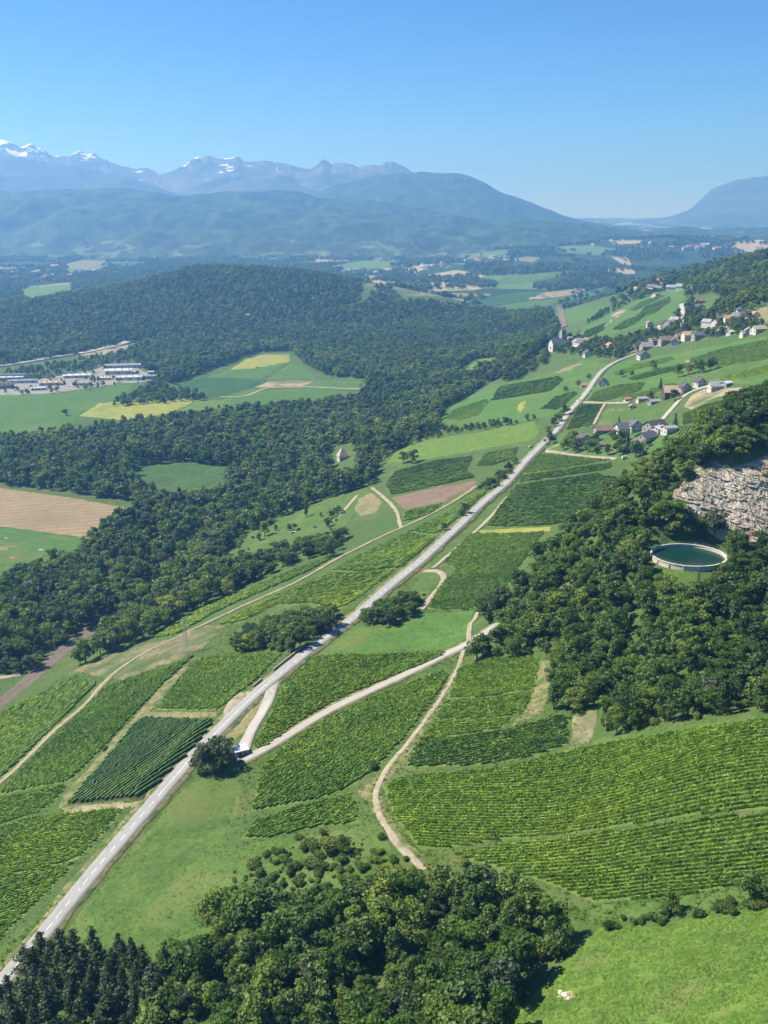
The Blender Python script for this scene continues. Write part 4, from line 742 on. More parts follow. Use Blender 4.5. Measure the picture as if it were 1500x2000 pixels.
# far villages: white specks, houses too small to show their windows
def far_house_meshes(w_, r_):
    mb = MB(); gable(mb, 13, 10, 5.5, 3.4); a = mb.mesh('wall', M[w_]); mb = MB(); slabs(mb, 13, 10, 5.5, 3.4, .6, .3); return a, mb.mesh('roof', M[r_])
FH = [far_house_meshes(*c) for c in (('white','brown'),('white','slate'),('cream','tile'),('white','grey'))]
rf = random.Random(3)
for cx, cy_, n_, sx, sy, s, phrase in ((835,521,26,75,10,1.2,'the riverside village beyond the valley wood'),(960,505,26,60,13,1.2,'the far terrace village'),(1120,470,30,95,10,1.5,'the distant village on the low ridge'),(1380,486,22,130,9,1.7,'the distant town beyond the hill'),(760,418,12,60,14,1.9,'the hamlet high on the blue slope'),(1090,432,12,60,6,2.2,'the hamlet at the foot of the round mountain'),(100,535,22,120,16,1.4,'the village below the blue ridge'),(560,490,22,260,12,1.5,'the scattered farms below the blue ridge'),(1300,565,14,70,12,1.1,'the hillside hamlet past the church'),(700,530,10,40,10,1.1,'the farms behind the wooded hill'),(1130,575,6,20,8,1.2,'the depot by the far fields'),(1340,437,10,80,5,3.0,'the hazy city at the valley mouth'),(1425,628,11,60,14,.8,'the upper slope among the trees'),(1120,672,7,40,8,.75,'the lower village around the church')):
    for i in range(n_):
        px, py = cx + rf.gauss(0, .45) * sx, cy_ + rf.gauss(0, .45) * sy; x, y, z = place(px, py)
        if not (-10 < px < 1510): continue
        e = empty('house', (x, y, z), rf.random() * 3.1, label='pale house of ' + phrase, cat='house', group='houses of ' + phrase); k = s * rf.uniform(.8, 1.35); e.scale = (k * rf.uniform(.9, 1.8), k, k)
        if s < 1: HOUSEPX.append((x, y, 6))
        wl_, rf_ = FH[rf.randrange(4)]; link(bpy.data.objects.new('wall', wl_), e); link(bpy.data.objects.new('roof', rf_), e)
# ------------------------------------------------------------------ water tank
tk = empty('water_tank', (TANKX, TANKY, TANKZ), label='round concrete water tank full of dark green water in the wood', cat='water tank'); TR, ns = 15.4, 64
def ring(mb, r0, r1, z0, z1, n_=ns):
    vs_ = []
    for i in range(n_):
        t = 2 * math.pi * i / n_; c, s = math.cos(t), math.sin(t); vs_ += [(r0 * c, r0 * s, z0), (r1 * c, r1 * s, z0), (r1 * c, r1 * s, z1), (r0 * c, r0 * s, z1)]
    fs = []
    for i in range(n_):
        a, b = 4 * i, 4 * ((i + 1) % n_); fs += [(a + 1, b + 1, b + 2, a + 2), (a + 2, b + 2, b + 3, a + 3), (a + 3, b + 3, b, a), (a, b, b + 1, a + 1)]
    mb.add(vs_, fs)
mb = MB(); ring(mb, TR - .45, TR, -6.5, -.3); wl_ = mb.build('wall', M['concrete'], tk); mb = MB(); ring(mb, TR - .6, TR + .2, -.29, 0); mb.build('rim', M['concrete'], wl_)
for i in range(16):
    t = 2 * math.pi * i / 16; mb = MB(); mb.box((math.cos(t) * (TR + .12), math.sin(t) * (TR + .12), -3.4), (.5, .4, 6.0), t); mb.build('pilaster', M['concrete'], wl_)
wm, wt, wb = _new('tank_water'); wb.inputs['Base Color'].default_value = (0.004, 0.030, 0.022, 1); wb.inputs['Roughness'].default_value = 0.22; wb.inputs['Specular IOR Level'].default_value = 0.25; _bump(wt, wb, _noise(wt, _pos(wt), 0.5, 3.0), 0.10, 0.2)
mb = MB(); mb.add([(math.cos(2 * math.pi * i / ns) * (TR - .5), math.sin(2 * math.pi * i / ns) * (TR - .5), -1.3) for i in range(ns)], [tuple(range(ns))]); mb.build('water', wm, tk)
mb = MB()
for i in range(40):
    t = 2 * math.pi * i / 40; c, s = math.cos(t) * (TR - .1), math.sin(t) * (TR - .1); t2 = t + 2 * math.pi / 40; mb.bar((c, s, 0), (c, s, 1.1), .035, n=4)
    for zz in (.55, 1.08): mb.bar((c, s, zz), (math.cos(t2) * (TR - .1), math.sin(t2) * (TR - .1), zz), .025, n=4)
mb.build('railing', M['steel'], tk)
mb = MB()
for s in (-.25, .25): mb.bar((-TR - .3, s, -5), (-TR - .3, s, .9), .04, n=4)
for i in range(12): mb.bar((-TR - .3, -.25, -4.6 + i * .45), (-TR - .3, .25, -4.6 + i * .45), .03, n=4)
mb.build('ladder', M['steel'], tk)
drape('service_yard', [(1262,1150),(1270,1120),(1300,1112),(1365,1112),(1368,1130),(1350,1160),(1330,1150),(1300,1135),(1300,1152)], 'rough', 'weedy service yard below the water tank', .16)
# ------------------------------------------------------------------ quarry rock face
def cliff():
    bot = [(1312,978,462,0),(1345,1004,458,0),(1372,1022,455,0),(1398,1046,452,0),(1430,1064,449,0),(1470,1080,446,0),(1520,1092,444,0),(1590,1100,444,0)]
    top = [(1316,958,466,0),(1345,934,472,0),(1372,918,474,0),(1398,908,475,0),(1430,902,475,0),(1470,896,475,0),(1520,888,474,0),(1590,872,476,0)]
    na, nb = 230, 130; A_ = np.linspace(0, 1, na); u = np.linspace(0, 1, len(bot))
    def line(q):
        px = np.interp(A_, u, [r[0] for r in q]); py = np.interp(A_, u, [r[1] for r in q]); Y = np.interp(A_, u, [r[2] for r in q]); X, Z = at_y(px, py, Y); return np.stack([X, Y, Z], -1)
    B_, T_2 = line(bot), line(top); b = np.linspace(0, 1, nb)[None, :, None]; Pg = B_[:, None] * (1 - b) + T_2[:, None] * b
    X, Y, Z = Pg[..., 0], Pg[..., 1], Pg[..., 2]
    wx_, wz_ = X + 2.5 * fbm(X / 9, Z / 9, 51, 4), Z + 1.6 * fbm(X / 10, Z / 6, 57, 4); tilt = wz_ + .22 * wx_
    st = np.floor(tilt / 1.15); led = _h(st, st * 0 + 3, 2.0); st2 = np.floor(tilt / 3.7 + .4); led2 = _h(st2, st2 * 0 + 5, 4.0)
    blk = np.floor(wx_ / 2.3 + 7 * _h(st, st * 0, 9.0)); bl = _h(blk, st, 7.0); blk2 = np.floor(wx_ / 6.5 + .5 * wz_ / 6.5); bl2 = _h(blk2, st2, 11.0)
    d = (.9 * led + .8 * led2 + .75 * bl + 1.3 * bl2 + 2.6 * fbm(X / 14, Z / 14, 31, 3) + .5 * fbm(X / 1.4, Z / 1.0, 41, 3) - .6) * np.clip(np.minimum(b[..., 0] * 8, (1 - b[..., 0]) * 8), 0, 1) * np.clip(A_[:, None] * 14, 0, 1)
    Pg = Pg.copy(); Pg[..., 1] -= d; Pg[..., 0] -= d * .25; Pg[..., 2] += .12 * d
    cap = Pg[:, -1].copy(); cap[:, 1] += 5; cap[:, 2] = np.minimum(zat(cap[:, 0], cap[:, 1]) - .3, cap[:, 2] + 3); foot = Pg[:, 0].copy(); foot[:, 2] -= 4; foot[:, 1] += 1
    Pg = np.concatenate([foot[:, None], Pg, cap[:, None]], 1); ids = np.arange(Pg.shape[0] * Pg.shape[1]).reshape(Pg.shape[:2])
    Fq = np.stack([ids[:-1, :-1], ids[1:, :-1], ids[1:, 1:], ids[:-1, 1:]], -1).reshape(-1, 4)
    m, t, bs = _new('quarry_rock'); p = _pos(t); s = _noise(t, p, 0.35, 6.0, 0.7); l = _noise(t, p, 0.06, 3.0)
    c = _ramp(t, s, [(0.28, (0.19,0.155,0.12)), (0.5, (0.39,0.34,0.28)), (0.72, (0.54,0.49,0.425))]); c = _mix(t, _ramp(t, l, [(0.52, (0,0,0)), (0.66, (.8,.8,.8))]), c, (0.34,0.22,0.14), 'MIX')
    sx = _n(t, 'SeparateXYZ'); t.links.new(_n(t, 'NewGeometry').outputs['Normal'], sx.inputs[0]); g = _ramp(t, sx.outputs[2], [(0.78, (0,0,0)), (0.92, (1,1,1))]); c = _mix(t, g, c, (0.06,0.085,0.03))
    t.links.new(c, bs.inputs['Base Color']); _bump(t, bs, _noise(t, p, 1.6, 5.0, 0.7), 0.8, 0.35)
    link(bpy.data.objects.new('cliff', npmesh('cliff', Pg.reshape(-1, 3), Fq, m)), label='pale fractured quarry rock face above the water tank', cat='cliff')
cliff()
# ------------------------------------------------------------------ small things along the road
x, y, z = place(470, 1474); sh = empty('shed', (x, y, z), R(28), label='small stone shed with pale metal roof beside the slip road', cat='shed'); HOUSEPX.append((x, y, 4))
mb = MB(); mb.add([(-2.6, -1.8, -.5), (2.6, -1.8, -.5), (2.6, 1.8, -.5), (-2.6, 1.8, -.5), (-2.6, -1.8, 2.5), (2.6, -1.8, 2.5), (2.6, 1.8, 3.0), (-2.6, 1.8, 3.0)], [(3, 2, 1, 0), (4, 5, 6, 7), (0, 1, 5, 4), (1, 2, 6, 5), (2, 3, 7, 6), (3, 0, 4, 7)]); mb.build('wall', M['stone'], sh)
mb = MB(); mb.add([(-3.0, -2.2, 2.5), (3.0, -2.2, 2.5), (3.0, 2.2, 3.12), (-3.0, 2.2, 3.12), (-3.0, -2.2, 2.62), (3.0, -2.2, 2.62), (3.0, 2.2, 3.24), (-3.0, 2.2, 3.24)], [(3, 2, 1, 0), (4, 5, 6, 7), (0, 1, 5, 4), (1, 2, 6, 5), (2, 3, 7, 6), (3, 0, 4, 7)]); mb.build('roof', M['metal'], sh)
mb = MB(); mb.box((-.8, -1.84, 1.0), (1.0, .1, 2.0)); mb.build('door', M['timber'], sh); mb = MB(); mb.box((1.2, -1.84, 1.5), (.8, .1, .7)); mb.build('window', M['glass'], sh)
# stone wall left of the road, one stone course after the other
r_ = ROADS['main']; i0 = int(np.hypot(r_['x'] - place(512, 1344)[0], r_['y'] - place(512, 1344)[1]).argmin()); i1 = int(np.hypot(r_['x'] - place(620, 1258)[0], r_['y'] - place(620, 1258)[1]).argmin())
wx, wy = r_['x'][i0:i1], r_['y'][i0:i1]; tx, ty = np.gradient(wx), np.gradient(wy); l = np.hypot(tx, ty); wx, wy = wx - ty / l * 4.4, wy + tx / l * 4.4
wl_ = empty('retaining_wall', (float(wx[0]), float(wy[0]), 0), label='dark stone retaining wall along the shaded road', cat='wall')
for i in range(len(wx) - 1):
    if 2 < i < 7: continue
    mb = MB(); cx, cyy = (wx[i] + wx[i + 1]) / 2 - wx[0], (wy[i] + wy[i + 1]) / 2 - wy[0]; mb.box((cx, cyy, float(zat(wx[i], wy[i])) + .1 + .12 * rf.random()), (2.62, .5, 2.0), math.atan2(wy[i + 1] - wy[i], wx[i + 1] - wx[i])); mb.build('stone_block', M['stone'], wl_)
def post_sign(px, py, h, w_, hh, m, label):
    x, y, z = place(px, py); e = empty('road_sign', (x, y, z), R(10), label=label, cat='sign'); mb = MB(); mb.bar((0, 0, -.3), (0, 0, h), .06); mb.build('post', M['steel'], e); mb = MB(); mb.box((0, -.08, h - hh / 2), (w_, .05, hh)); mb.build('panel', M[m], e)
post_sign(511, 1366, 2.6, .9, .9, 'steel', 'grey road sign at the mouth of the slip road'); post_sign(828, 1168, 2.4, 1.8, 1.2, 'timber', 'wooden board on a post beside the gravel spur'); post_sign(1090, 868, 2.6, .8, .8, 'white', 'white sign post at the road junction')
# vehicles
def car(px, py, rot, col, label, van=False, xyz=None, group=None, truck=False):
    x, y, z = xyz or place(px, py); e = empty('truck' if truck else 'van' if van else 'car', (x, y, z + .25), R(rot), label=label, cat='truck' if truck else 'van' if van else 'car', group=group)
    L, H = (11.0, 1.0) if truck else (5.0, 1.0) if van else (4.3, .75)
    pr = [(-L / 2, .35), (L / 2, .35), (L / 2, .35 + H * .75), (L / 2 - .15, .35 + H), (-L / 2 + .1, .35 + H), (-L / 2, .35 + H * .8)]; mb = MB(); n_ = len(pr)
    mb.add([(a, s * .88, b) for s in (-1, 1) for a, b in pr], [tuple(range(n_ - 1, -1, -1)), tuple(range(n_, 2 * n_))] + [(i, (i + 1) % n_, n_ + (i + 1) % n_, n_ + i) for i in range(n_)]); mb.build('body', M[col], e)
    top = 3.4 if truck else 2.1 if van else 1.48; b0 = .35 + H
    if truck: mb = MB(); mb.box((-1.2, 0, 2.35), (8.4, 2.3, 2.2)); mb.build('trailer', M['white'], e); mb = MB(); mb.box((4.5, 0, 1.9), (1.8, 2.1, 1.6)); mb.build('cab', M[col], e)
    else:
        f0, f1 = (L / 2 - .9, L / 2 - 1.4) if van else (L / 2 - 1.15, L / 2 - 1.75); r0, r1 = (-L / 2 + .1, -L / 2 + .15) if van else (-L / 2 + .35, -L / 2 + .85)
        mb = MB(); mb.add([(r0, -.8, b0), (f0, -.8, b0), (f1, -.66, top), (r1, -.66, top), (r0, .8, b0), (f0, .8, b0), (f1, .66, top), (r1, .66, top)], [(0, 1, 2, 3), (7, 6, 5, 4), (1, 5, 6, 2), (3, 2, 6, 7), (4, 0, 3, 7)]); mb.build('cabin', M[col if van else 'glass'], e)
        mb = MB(); mb.box(((f1 + r1) / 2, 0, top + .02), (f1 - r1, 1.3, .05)); mb.build('roof_panel', M[col], e)
    for sx in (-1, 1):
        for s in (-1, 1): mb = MB(); mb.bar((sx * (L / 2 - .8), s * .75, .3), (sx * (L / 2 - .8), s * .95, .3), .32, n=10); mb.build('wheel', M['black'], e)
for a in ((1238,911,70,'white','white car parked on the grass below the farm'),(1221,897,10,'white','white van parked at the end of the farm lane',True),(1098,870,0,'red','red car parked beside the road junction'),(1037,874,35,'silver','silver car waiting beside the junction hedge'),(1130,668 + 116,50,'silver','silver car on the road above the junction'),(572,1042,20,'white','white car parked under a tree in the pasture'),(583,1036,60,'black','dark car parked in the sloping pasture'),(1242,903,75,'silver','silver car parked behind the white one')): car(*a)
for i, (px, py) in enumerate(((120,752),(128,750),(136,756),(142,748),(190,748),(198,746),(210,744),(222,748),(60,758),(68,756),(90,758),(270,746),(278,742),(30,764),(112,760),(184,752))):
    car(px, py, rf.choice((10, 100)), rf.choice(('white', 'silver', 'red', 'blue', 'white')), 'vehicle parked in the works yard by the river', rf.random() < .5, None, 'vehicles in the works yard')
# motorway on the far bank with lorries
a = np.array([(-70,731),(0,716),(60,707),(110,698),(160,691),(210,680),(252,668)], float); x, y, z = hit(a[:, 0], a[:, 1]); ROADS['motorway'] = dict(w=15.0, px=None); ROADS['motorway']['x'], ROADS['motorway']['y'] = smooth_line(x, y, 12.0)
road_obj('motorway', 'motorway', 'sideasphalt', 'pale motorway below the wooded hill', .5)
for px, py, c in ((205,680,'blue'),(214,678,'white'),(88,702,'red'),(150,692,'white')): car(px, py, 60, c, 'lorry with white trailer on the motorway below the wooded hill', False, None, 'lorries on the motorway', True)
# bridge across the river
x, y, z = place(28, 738); br = empty('bridge', (x, y, z), R(3), label='low flat bridge over the river by the works', cat='bridge')
mb = MB(); mb.box((0, 0, 5.0), (95, 9, 1.4)); mb.build('deck', M['concrete'], br)
for i in (-1, 0, 1): mb = MB(); mb.box((i * 28, 0, 2), (2.5, 7, 5.0)); mb.build('pier', M['concrete'], br)
for s in (-1, 1): mb = MB(); mb.box((0, s * 4.3, 6.2), (95, .3, 1.0)); mb.build('parapet', M['white'], br)
# ------------------------------------------------------------------ railway
a = np.array([(-60,1432),(0,1380),(70,1320),(110,1284),(150,1252),(192,1217),(250,1172),(330,1100),(405,1032),(470,985)], float); x, y, z = hit(a[:, 0], a[:, 1]); rx, ry = smooth_line(x, y, 4.0)
M['ballast'] = ground_mat('rusty_ballast', (0.100,0.080,0.058), (0.170,0.140,0.105), None, 0.1, 1.5, 0.5, 0.1); M['rail'] = plain('rail_steel', (0.22,0.17,0.14), 0.5, 0.1, 1.0, 0.4)
V, Fq, n1, k1 = ribbon(rx, ry, [-7.5, -4.6, 0, 4.6, 7.5], .5); V = V.reshape(n1, k1, 3); V[:, [0, -1], 2] -= .9; V[:, 1:4, 2] = V[:, 2:3, 2]
ry_ = link(bpy.data.objects.new('railway', npmesh('railway', V.reshape(-1, 3), Fq[:, ::-1], M['ballast'])), label='double track railway on brown ballast at the edge of the wood', kind='structure')
for o_ in (-2.95, -1.5, 1.5, 2.95):
    Vr, Fr, n1, k1 = ribbon(rx, ry, [o_ - .09, o_ + .09], .75); Vr[:, 2] = np.repeat(V[:, 2, 2] + .16, 2); link(bpy.data.objects.new('rail', npmesh('rail', Vr, Fr[:, ::-1], M['rail'])), ry_)
SLP = MB(); SLP.box((0, 0, 0), (2.5, .26, .14)); SLM = SLP.mesh('sleeper', M['stone'])
dd = np.concatenate([[0], np.cumsum(np.hypot(np.diff(rx), np.diff(ry)))]); tx, ty = np.gradient(rx), np.gradient(ry)
for s in np.arange(62, 200, 1.3):
    X, Y, Z, a_, b_ = [float(np.interp(s, dd, q)) for q in (rx, ry, V[:, 2, 2], tx, ty)]; th = math.atan2(b_, a_) - math.pi / 2
    for o_ in (-2.22, 2.22): o = link(bpy.data.objects.new('sleeper', SLM), ry_); o.location = (X + math.cos(th) * o_, Y + math.sin(th) * o_, Z + .08); o.rotation_euler = (0, 0, th)
for px, py, lab in ((45,1340,'railway mast beside the level crossing'),(122,1272,'railway mast on the open stretch of track'),(206,1206,'railway mast where the track enters the wood'),(358,1080,'railway mast half hidden in the wood'),(412,1030,'farthest railway mast in the wood')):
    i = int(np.hypot(rx - place(px, py)[0], ry - place(px, py)[1]).argmin()); th = math.atan2(ty[i], tx[i]) + math.pi / 2
    e = empty('railway_mast', (float(rx[i] + math.cos(th) * 5.4), float(ry[i] + math.sin(th) * 5.4), float(zat(rx[i], ry[i]))), th, label=lab, cat='mast'); mb = MB(); mb.bar((0, 0, -.5), (0, 0, 8.5), .16, .12); mb.build('post', M['steel'], e); mb = MB(); mb.bar((0, 0, 7.6), (-4.5, 0, 7.6), .07); mb.bar((0, 0, 6.2), (-3.2, 0, 7.5), .06); mb.build('arm', M['steel'], e)
a = np.array([(1102,640),(1099,628),(1096,614),(1092,600)], float); x, y, z = hit(a[:, 0], a[:, 1]); qx, qy = smooth_line(x, y, 12.0); Vr, Fr, n1, k1 = ribbon(qx, qy, [-6, 6], .5); link(bpy.data.objects.new('railway', npmesh('railway', Vr, Fr[:, ::-1], M['ballast'])), label='short stretch of railway seen beyond the church', kind='structure')
# ------------------------------------------------------------------ pylons and poles
def pylon(px, py, h, label):
    x, y, z = place(px, py); e = empty('pylon', (x, y, z), R(30), label=label, cat='pylon'); mb = MB(); b, t = 1.6, .35
    lv = [0, .18, .34, .48, .60, .70, .80, .90, 1.0]
    def cor(q): w_ = b + (t - b) * min(1, q / .75); return [(w_, w_, q * h), (-w_, w_, q * h), (-w_, -w_, q * h), (w_, -w_, q * h)]
    for q0, q1 in zip(lv, lv[1:]):
        c0, c1 = cor(q0), cor(q1)
        for i in range(4): mb.bar(c0[i], c1[i], .07, n=4); mb.bar(c0[i], c1[(i + 1) % 4], .045, n=4); mb.bar(c1[i], c1[(i + 1) % 4], .04, n=4)
    mb.build('lattice_mast', M['steel'], e)
    for q, w_ in ((.80, 3.6), (.92, 2.8)):
        mb = MB(); mb.bar((-w_, 0, q * h), (w_, 0, q * h), .09, n=4); mb.bar((-w_, 0, q * h), (0, 0, q * h + .9), .05, n=4); mb.bar((w_, 0, q * h), (0, 0, q * h + .9), .05, n=4); a_ = mb.build('cross_arm', M['steel'], e)
        for s in (-1, 1): mb = MB(); mb.bar((s * w_, 0, q * h), (s * w_, 0, q * h - 1.1), .09, n=6); mb.build('insulator', M['glass'], a_)
pylon(363, 1277, 20, 'lattice power pylon on the bare ground below the thicket'); pylon(1236, 602, 26, 'distant lattice pylon above the hillside fields')
def pole(px, py, h, label, rot=20):
    x, y, z = place(px, py); e = empty('power_pole', (x, y, z), R(rot), label=label, cat='pole'); mb = MB(); mb.bar((0, 0, -.5), (0, 0, h), .2, .13); mb.build('post', M['concrete'], e); mb = MB(); mb.box((0, 0, h - .5), (2.4, .15, .15)); mb.build('cross_arm', M['steel'], e)
for a in ((915,888,17,'tall power pole at the edge of the bright mown meadow'),(1357,682,13,'pole in the field below the village barns'),(1348,688,8,'short pole with box in the field below the village'),(1198,704,10,'lamp pole where the road enters the village'),(1134,798,9,'pole beside the road above the junction'),(1092,842,9,'pole at the shaded road above the junction'),(1174,722,9,'pole beside the steep slate roofed house'),(1335,770,10,'pole beside the big barn'),(854,738,22,'white mast rising from the valley wood')): pole(*a)
# airfield furniture
for px, py, L, W_, m, lab in ((80,1075,3.5,2.0,'white','white marker panel on the grass airfield'),(28,1091,5.0,2.0,'red','red and white marker panel on the grass airfield'),(92,1098,2.5,1.5,'white','small white marker panel near the airfield edge'),(12,1052,2.5,1.5,'white','white marker panel near the stubble field')):
    x, y, z = place(px, py); e = empty('marker_panel', (x, y, z), R(8), label=lab, cat='marker'); mb = MB(); mb.box((0, 0, .35), (L, W_, .3)); mb.build('board', M[m], e); mb = MB(); mb.box((-L * .3, 0, .62), (L * .3, W_ * .9, .2)); mb.build('stripe', M['white'], e)
x, y, z = place(48, 1117); e = empty('caravan', (x, y, z), R(15), label='white caravan at the corner of the airfield', cat='caravan'); mb = MB(); mb.box((0, 0, 1.55), (5.6, 2.2, 2.1)); mb.build('body', M['white'], e); mb = MB(); mb.box((0, -1.12, 1.9), (3.6, .06, .7)); mb.build('window', M['glass'], e)
for s in (-1, 1): mb = MB(); mb.bar((.2, s * .9, .35), (.2, s * 1.1, .35), .35, n=10); mb.build('wheel', M['black'], e)
p0, p1 = place(40, 1108), place(97, 1082); fe = empty('net_fence', (p0[0], p0[1], p0[2]), label='yellow net fence along the corner of the airfield', cat='fence')
for i in range(9):
    f0, f1 = i / 9, (i + 1) / 9; c = [p0[j] + (p1[j] - p0[j]) * (f0 + f1) / 2 - p0[j] for j in range(2)]; mb = MB(); mb.box((c[0], c[1], .7), (math.hypot(p1[0] - p0[0], p1[1] - p0[1]) / 9, .08, 1.0), math.atan2(p1[1] - p0[1], p1[0] - p0[0])); mb.build('net_panel', M['yel'], fe)
# bare rocks in the sunny meadow, dead trees at the wood edge
for px, py, s in ((1105,1943,1.0),(1095,1938,.7),(1112,1950,.6)):
    x, y, z = place(px, py); bm = bmesh.new(); bmesh.ops.create_icosphere(bm, subdivisions=2, radius=s)
    for v in bm.verts: v.co = v.co * (1 + .35 * rf.uniform(-1, 1)); v.co.z *= .35
    me = bpy.data.meshes.new('rock'); bm.to_mesh(me); bm.free(); me.materials.append(M['concrete']); o = link(bpy.data.objects.new('rock', me), label='pale rock lying in the sunny meadow', cat='rock', group='rocks in the sunny meadow'); o.location = (x, y, z)
drape('bare_patch', [(1085,1944),(1100,1930),(1122,1935),(1130,1948),(1108,1956),(1092,1954)], 'tan', 'pale bare patch in the sunny meadow', .16, 2.5)
for px, py, h in ((1010,1800,9),(1030,1806,10),(985,1805,8),(1055,1815,8),(965,1790,9)):
    x, y, z = place(px, py); e = empty('dead_tree', (x, y, z), rf.random() * 6, label='bare grey dead tree at the edge of the foreground wood', cat='tree', group='dead trees of the foreground wood'); tr = random.Random(px); mb = MB(); mb.bar((0, 0, -.3), (.3, .1, h * .6), .16, .09); mb.bar((.3, .1, h * .6), (.1, .5, h), .09, .03); mb.build('trunk', M['dead'], e)
    for i in range(12): mb = MB(); t = tr.random() * 6.28; q = h * (.35 + .05 * i); ln = h * .26; mb.bar((.2, .1, q), (math.cos(t) * ln, math.sin(t) * ln, q + h * .22), .06, .02, 4); mb.build('branch', M['dead'], e)
# ------------------------------------------------------------------ trees
def leaf_cards(lobes, n_, size, rng, inner=0.25, flat=0.55):
    """leaf clumps spread over the lobes of a crown -> quads (n,4,3)"""
    L = np.array(lobes, float); wgt = (L[:, 3] * L[:, 4] + L[:, 3] * L[:, 5] + L[:, 4] * L[:, 5]); k = rng.choice(len(L), n_, p=wgt / wgt.sum())
    d = rng.normal(size=(n_, 3)); d /= np.linalg.norm(d, axis=1)[:, None]; d[:, 2] = np.where((d[:, 2] < -0.3) & (rng.random(n_) < .5), -d[:, 2], d[:, 2])
    r = np.where(rng.random(n_) < inner, 0.45 + .4 * rng.random(n_), 0.86 + .22 * rng.random(n_))
    c = L[k, :3] + d * L[k, 3:] * r[:, None]
    nrm = d / L[k, 3:]; nrm /= np.linalg.norm(nrm, axis=1)[:, None]; nrm = nrm + rng.normal(0, flat, (n_, 3)); nrm /= np.linalg.norm(nrm, axis=1)[:, None]
    a = np.cross(nrm, rng.normal(size=(n_, 3))); a /= np.linalg.norm(a, axis=1)[:, None] + 1e-9; b = np.cross(nrm, a)
    s = (size * (.55 + .9 * rng.random(n_)))[:, None]; e = .65 + .5 * rng.random((n_, 1))
    return np.stack([c - a * s, c - b * s * e, c + a * s, c + b * s * e], 1)
def crown_lobes(kind, rng):
    """unit tree of height 1, standing at the origin"""
    Ls = []
    if kind == 'broad':
        ax, sk = .8 + .5 * rng.random(), rng.normal(0, .06)
        for i in range(rng.integers(14, 21)):
            t = rng.random() * 6.283; h = .28 + .6 * rng.random(); q = .30 * math.sqrt(max(.05, 1 - ((h - .50) / .46) ** 2)); rr = q * (.35 + .75 * rng.random()) * ax; r = .065 + .085 * rng.random()
            Ls.append((math.cos(t) * rr + sk * h, math.sin(t) * rr, h, r * 1.15, r * 1.15, r * .9))
        Ls.append((0, 0, .52, .17, .17, .24)); Ls.append((rng.normal(0, .05), rng.normal(0, .05), .84, .12, .12, .13))
    elif kind == 'tall':
        for i in range(10):
            h = .3 + .58 * i / 9; t = rng.random() * 6.283; rr = .09 * rng.random(); r = .10 + .05 * rng.random() - .05 * abs(h - .5)
            Ls.append((math.cos(t) * rr, math.sin(t) * rr, h, r, r, r * 1.25))
    elif kind == 'pine':
        for i in range(13):
            h = .30 + .62 * i / 12; t = i * 2.4 + rng.random(); rr = .17 * (1.08 - h) * 1.3; r = .055 + .115 * (1 - h) + .02 * rng.random()
            Ls.append((math.cos(t) * rr, math.sin(t) * rr, h, r, r, r * .62))
        Ls.append((0, 0, .93, .05, .05, .08)); Ls.append((0, 0, .6, .10, .10, .3))
    elif kind == 'fir':
        for i in range(12):
            h = .08 + .84 * i / 11; r = .22 * (1.02 - h); Ls.append((0, 0, h, r, r, .06))
    elif kind == 'shrub':
        for i in range(7):
            t = rng.random() * 6.283; rr = .42 * rng.random(); r = .24 + .16 * rng.random(); Ls.append((math.cos(t) * rr, math.sin(t) * rr, .34 + .3 * rng.random(), r, r, r * .85))
    return Ls
def crown_np(kind, n_, size, seed):
    rng = np.random.default_rng(seed); Q = leaf_cards(crown_lobes(kind, rng), n_, size, rng)
    if kind == 'fir': Q[:, :, 2] -= 0.35 * np.hypot(Q[:, :, 0], Q[:, :, 1])
    return Q.reshape(-1, 3), np.arange(n_ * 4).reshape(-1, 4)
def trunk_mb(kind, seed):
    rng = random.Random(seed); mb = MB(); top = {'broad': .62, 'tall': .8, 'pine': .92, 'fir': .95, 'shrub': .45}[kind]; r = {'broad': .028, 'tall': .02, 'pine': .018, 'fir': .016, 'shrub': .03}[kind]
    mb.bar((0, 0, -.04), (.01, 0, top * .5), r, r * .7); mb.bar((.01, 0, top * .5), (0, .01, top), r * .7, r * .2)
    for i in range(4):
        t = i * 1.7 + rng.random(); h = top * (.42 + .12 * i); q = .2 if kind in ('broad', 'shrub') else .09
        mb.bar((0, 0, h), (math.cos(t) * q, math.sin(t) * q, h + .17), r * .5, r * .12, 5)
    return mb
NEAR, FARV = {}, {}
hidden = bpy.data.collections.new('tree_library')      # source shapes for the far woods; not part of the scene itself
LEAFM = {'broad': 'leaf', 'tall': 'leafdark', 'pine': 'needle', 'fir': 'needle', 'shrub': 'shrubleaf', 'dark': 'leafdark', 'grey': 'greyleaf'}
for kind, num, n_, size in (('broad', 6, 1500, .030), ('tall', 3, 900, .026), ('pine', 4, 1000, .024), ('fir', 2, 700, .03), ('shrub', 4, 1000, .060)):
    NEAR[kind] = []
    for i in range(num):
        V, Fq = crown_np(kind, n_, size, 40 + i); tm = trunk_mb(kind, i)
        NEAR[kind].append((npmesh('crown', V, Fq, M[LEAFM[kind]]), tm.mesh('trunk', M['bark'], True), V, Fq, tm))
DARK = [npmesh('crown', v[2], v[3], M['leafdark']) for v in NEAR['broad']]
GREY = [npmesh('crown', v[2], v[3], M['greyleaf']) for v in NEAR['broad']]
def library(kind, n_, size, seed, m):
    V, Fq = crown_np(kind, n_, size, seed); tm = trunk_mb(kind, seed); tv = np.array([tuple(v) for v in tm.v]); quads = [f for f in tm.f if len(f) == 4]
    Fa = np.concatenate([Fq, np.array(quads) + len(V)]); mi = np.array([0] * len(Fq) + [1] * len(quads))
    o = bpy.data.objects.new('library_tree', npmesh('library_tree', np.concatenate([V, tv]), Fa, [M[m], M['bark']], False, mi)); hidden.objects.link(o)
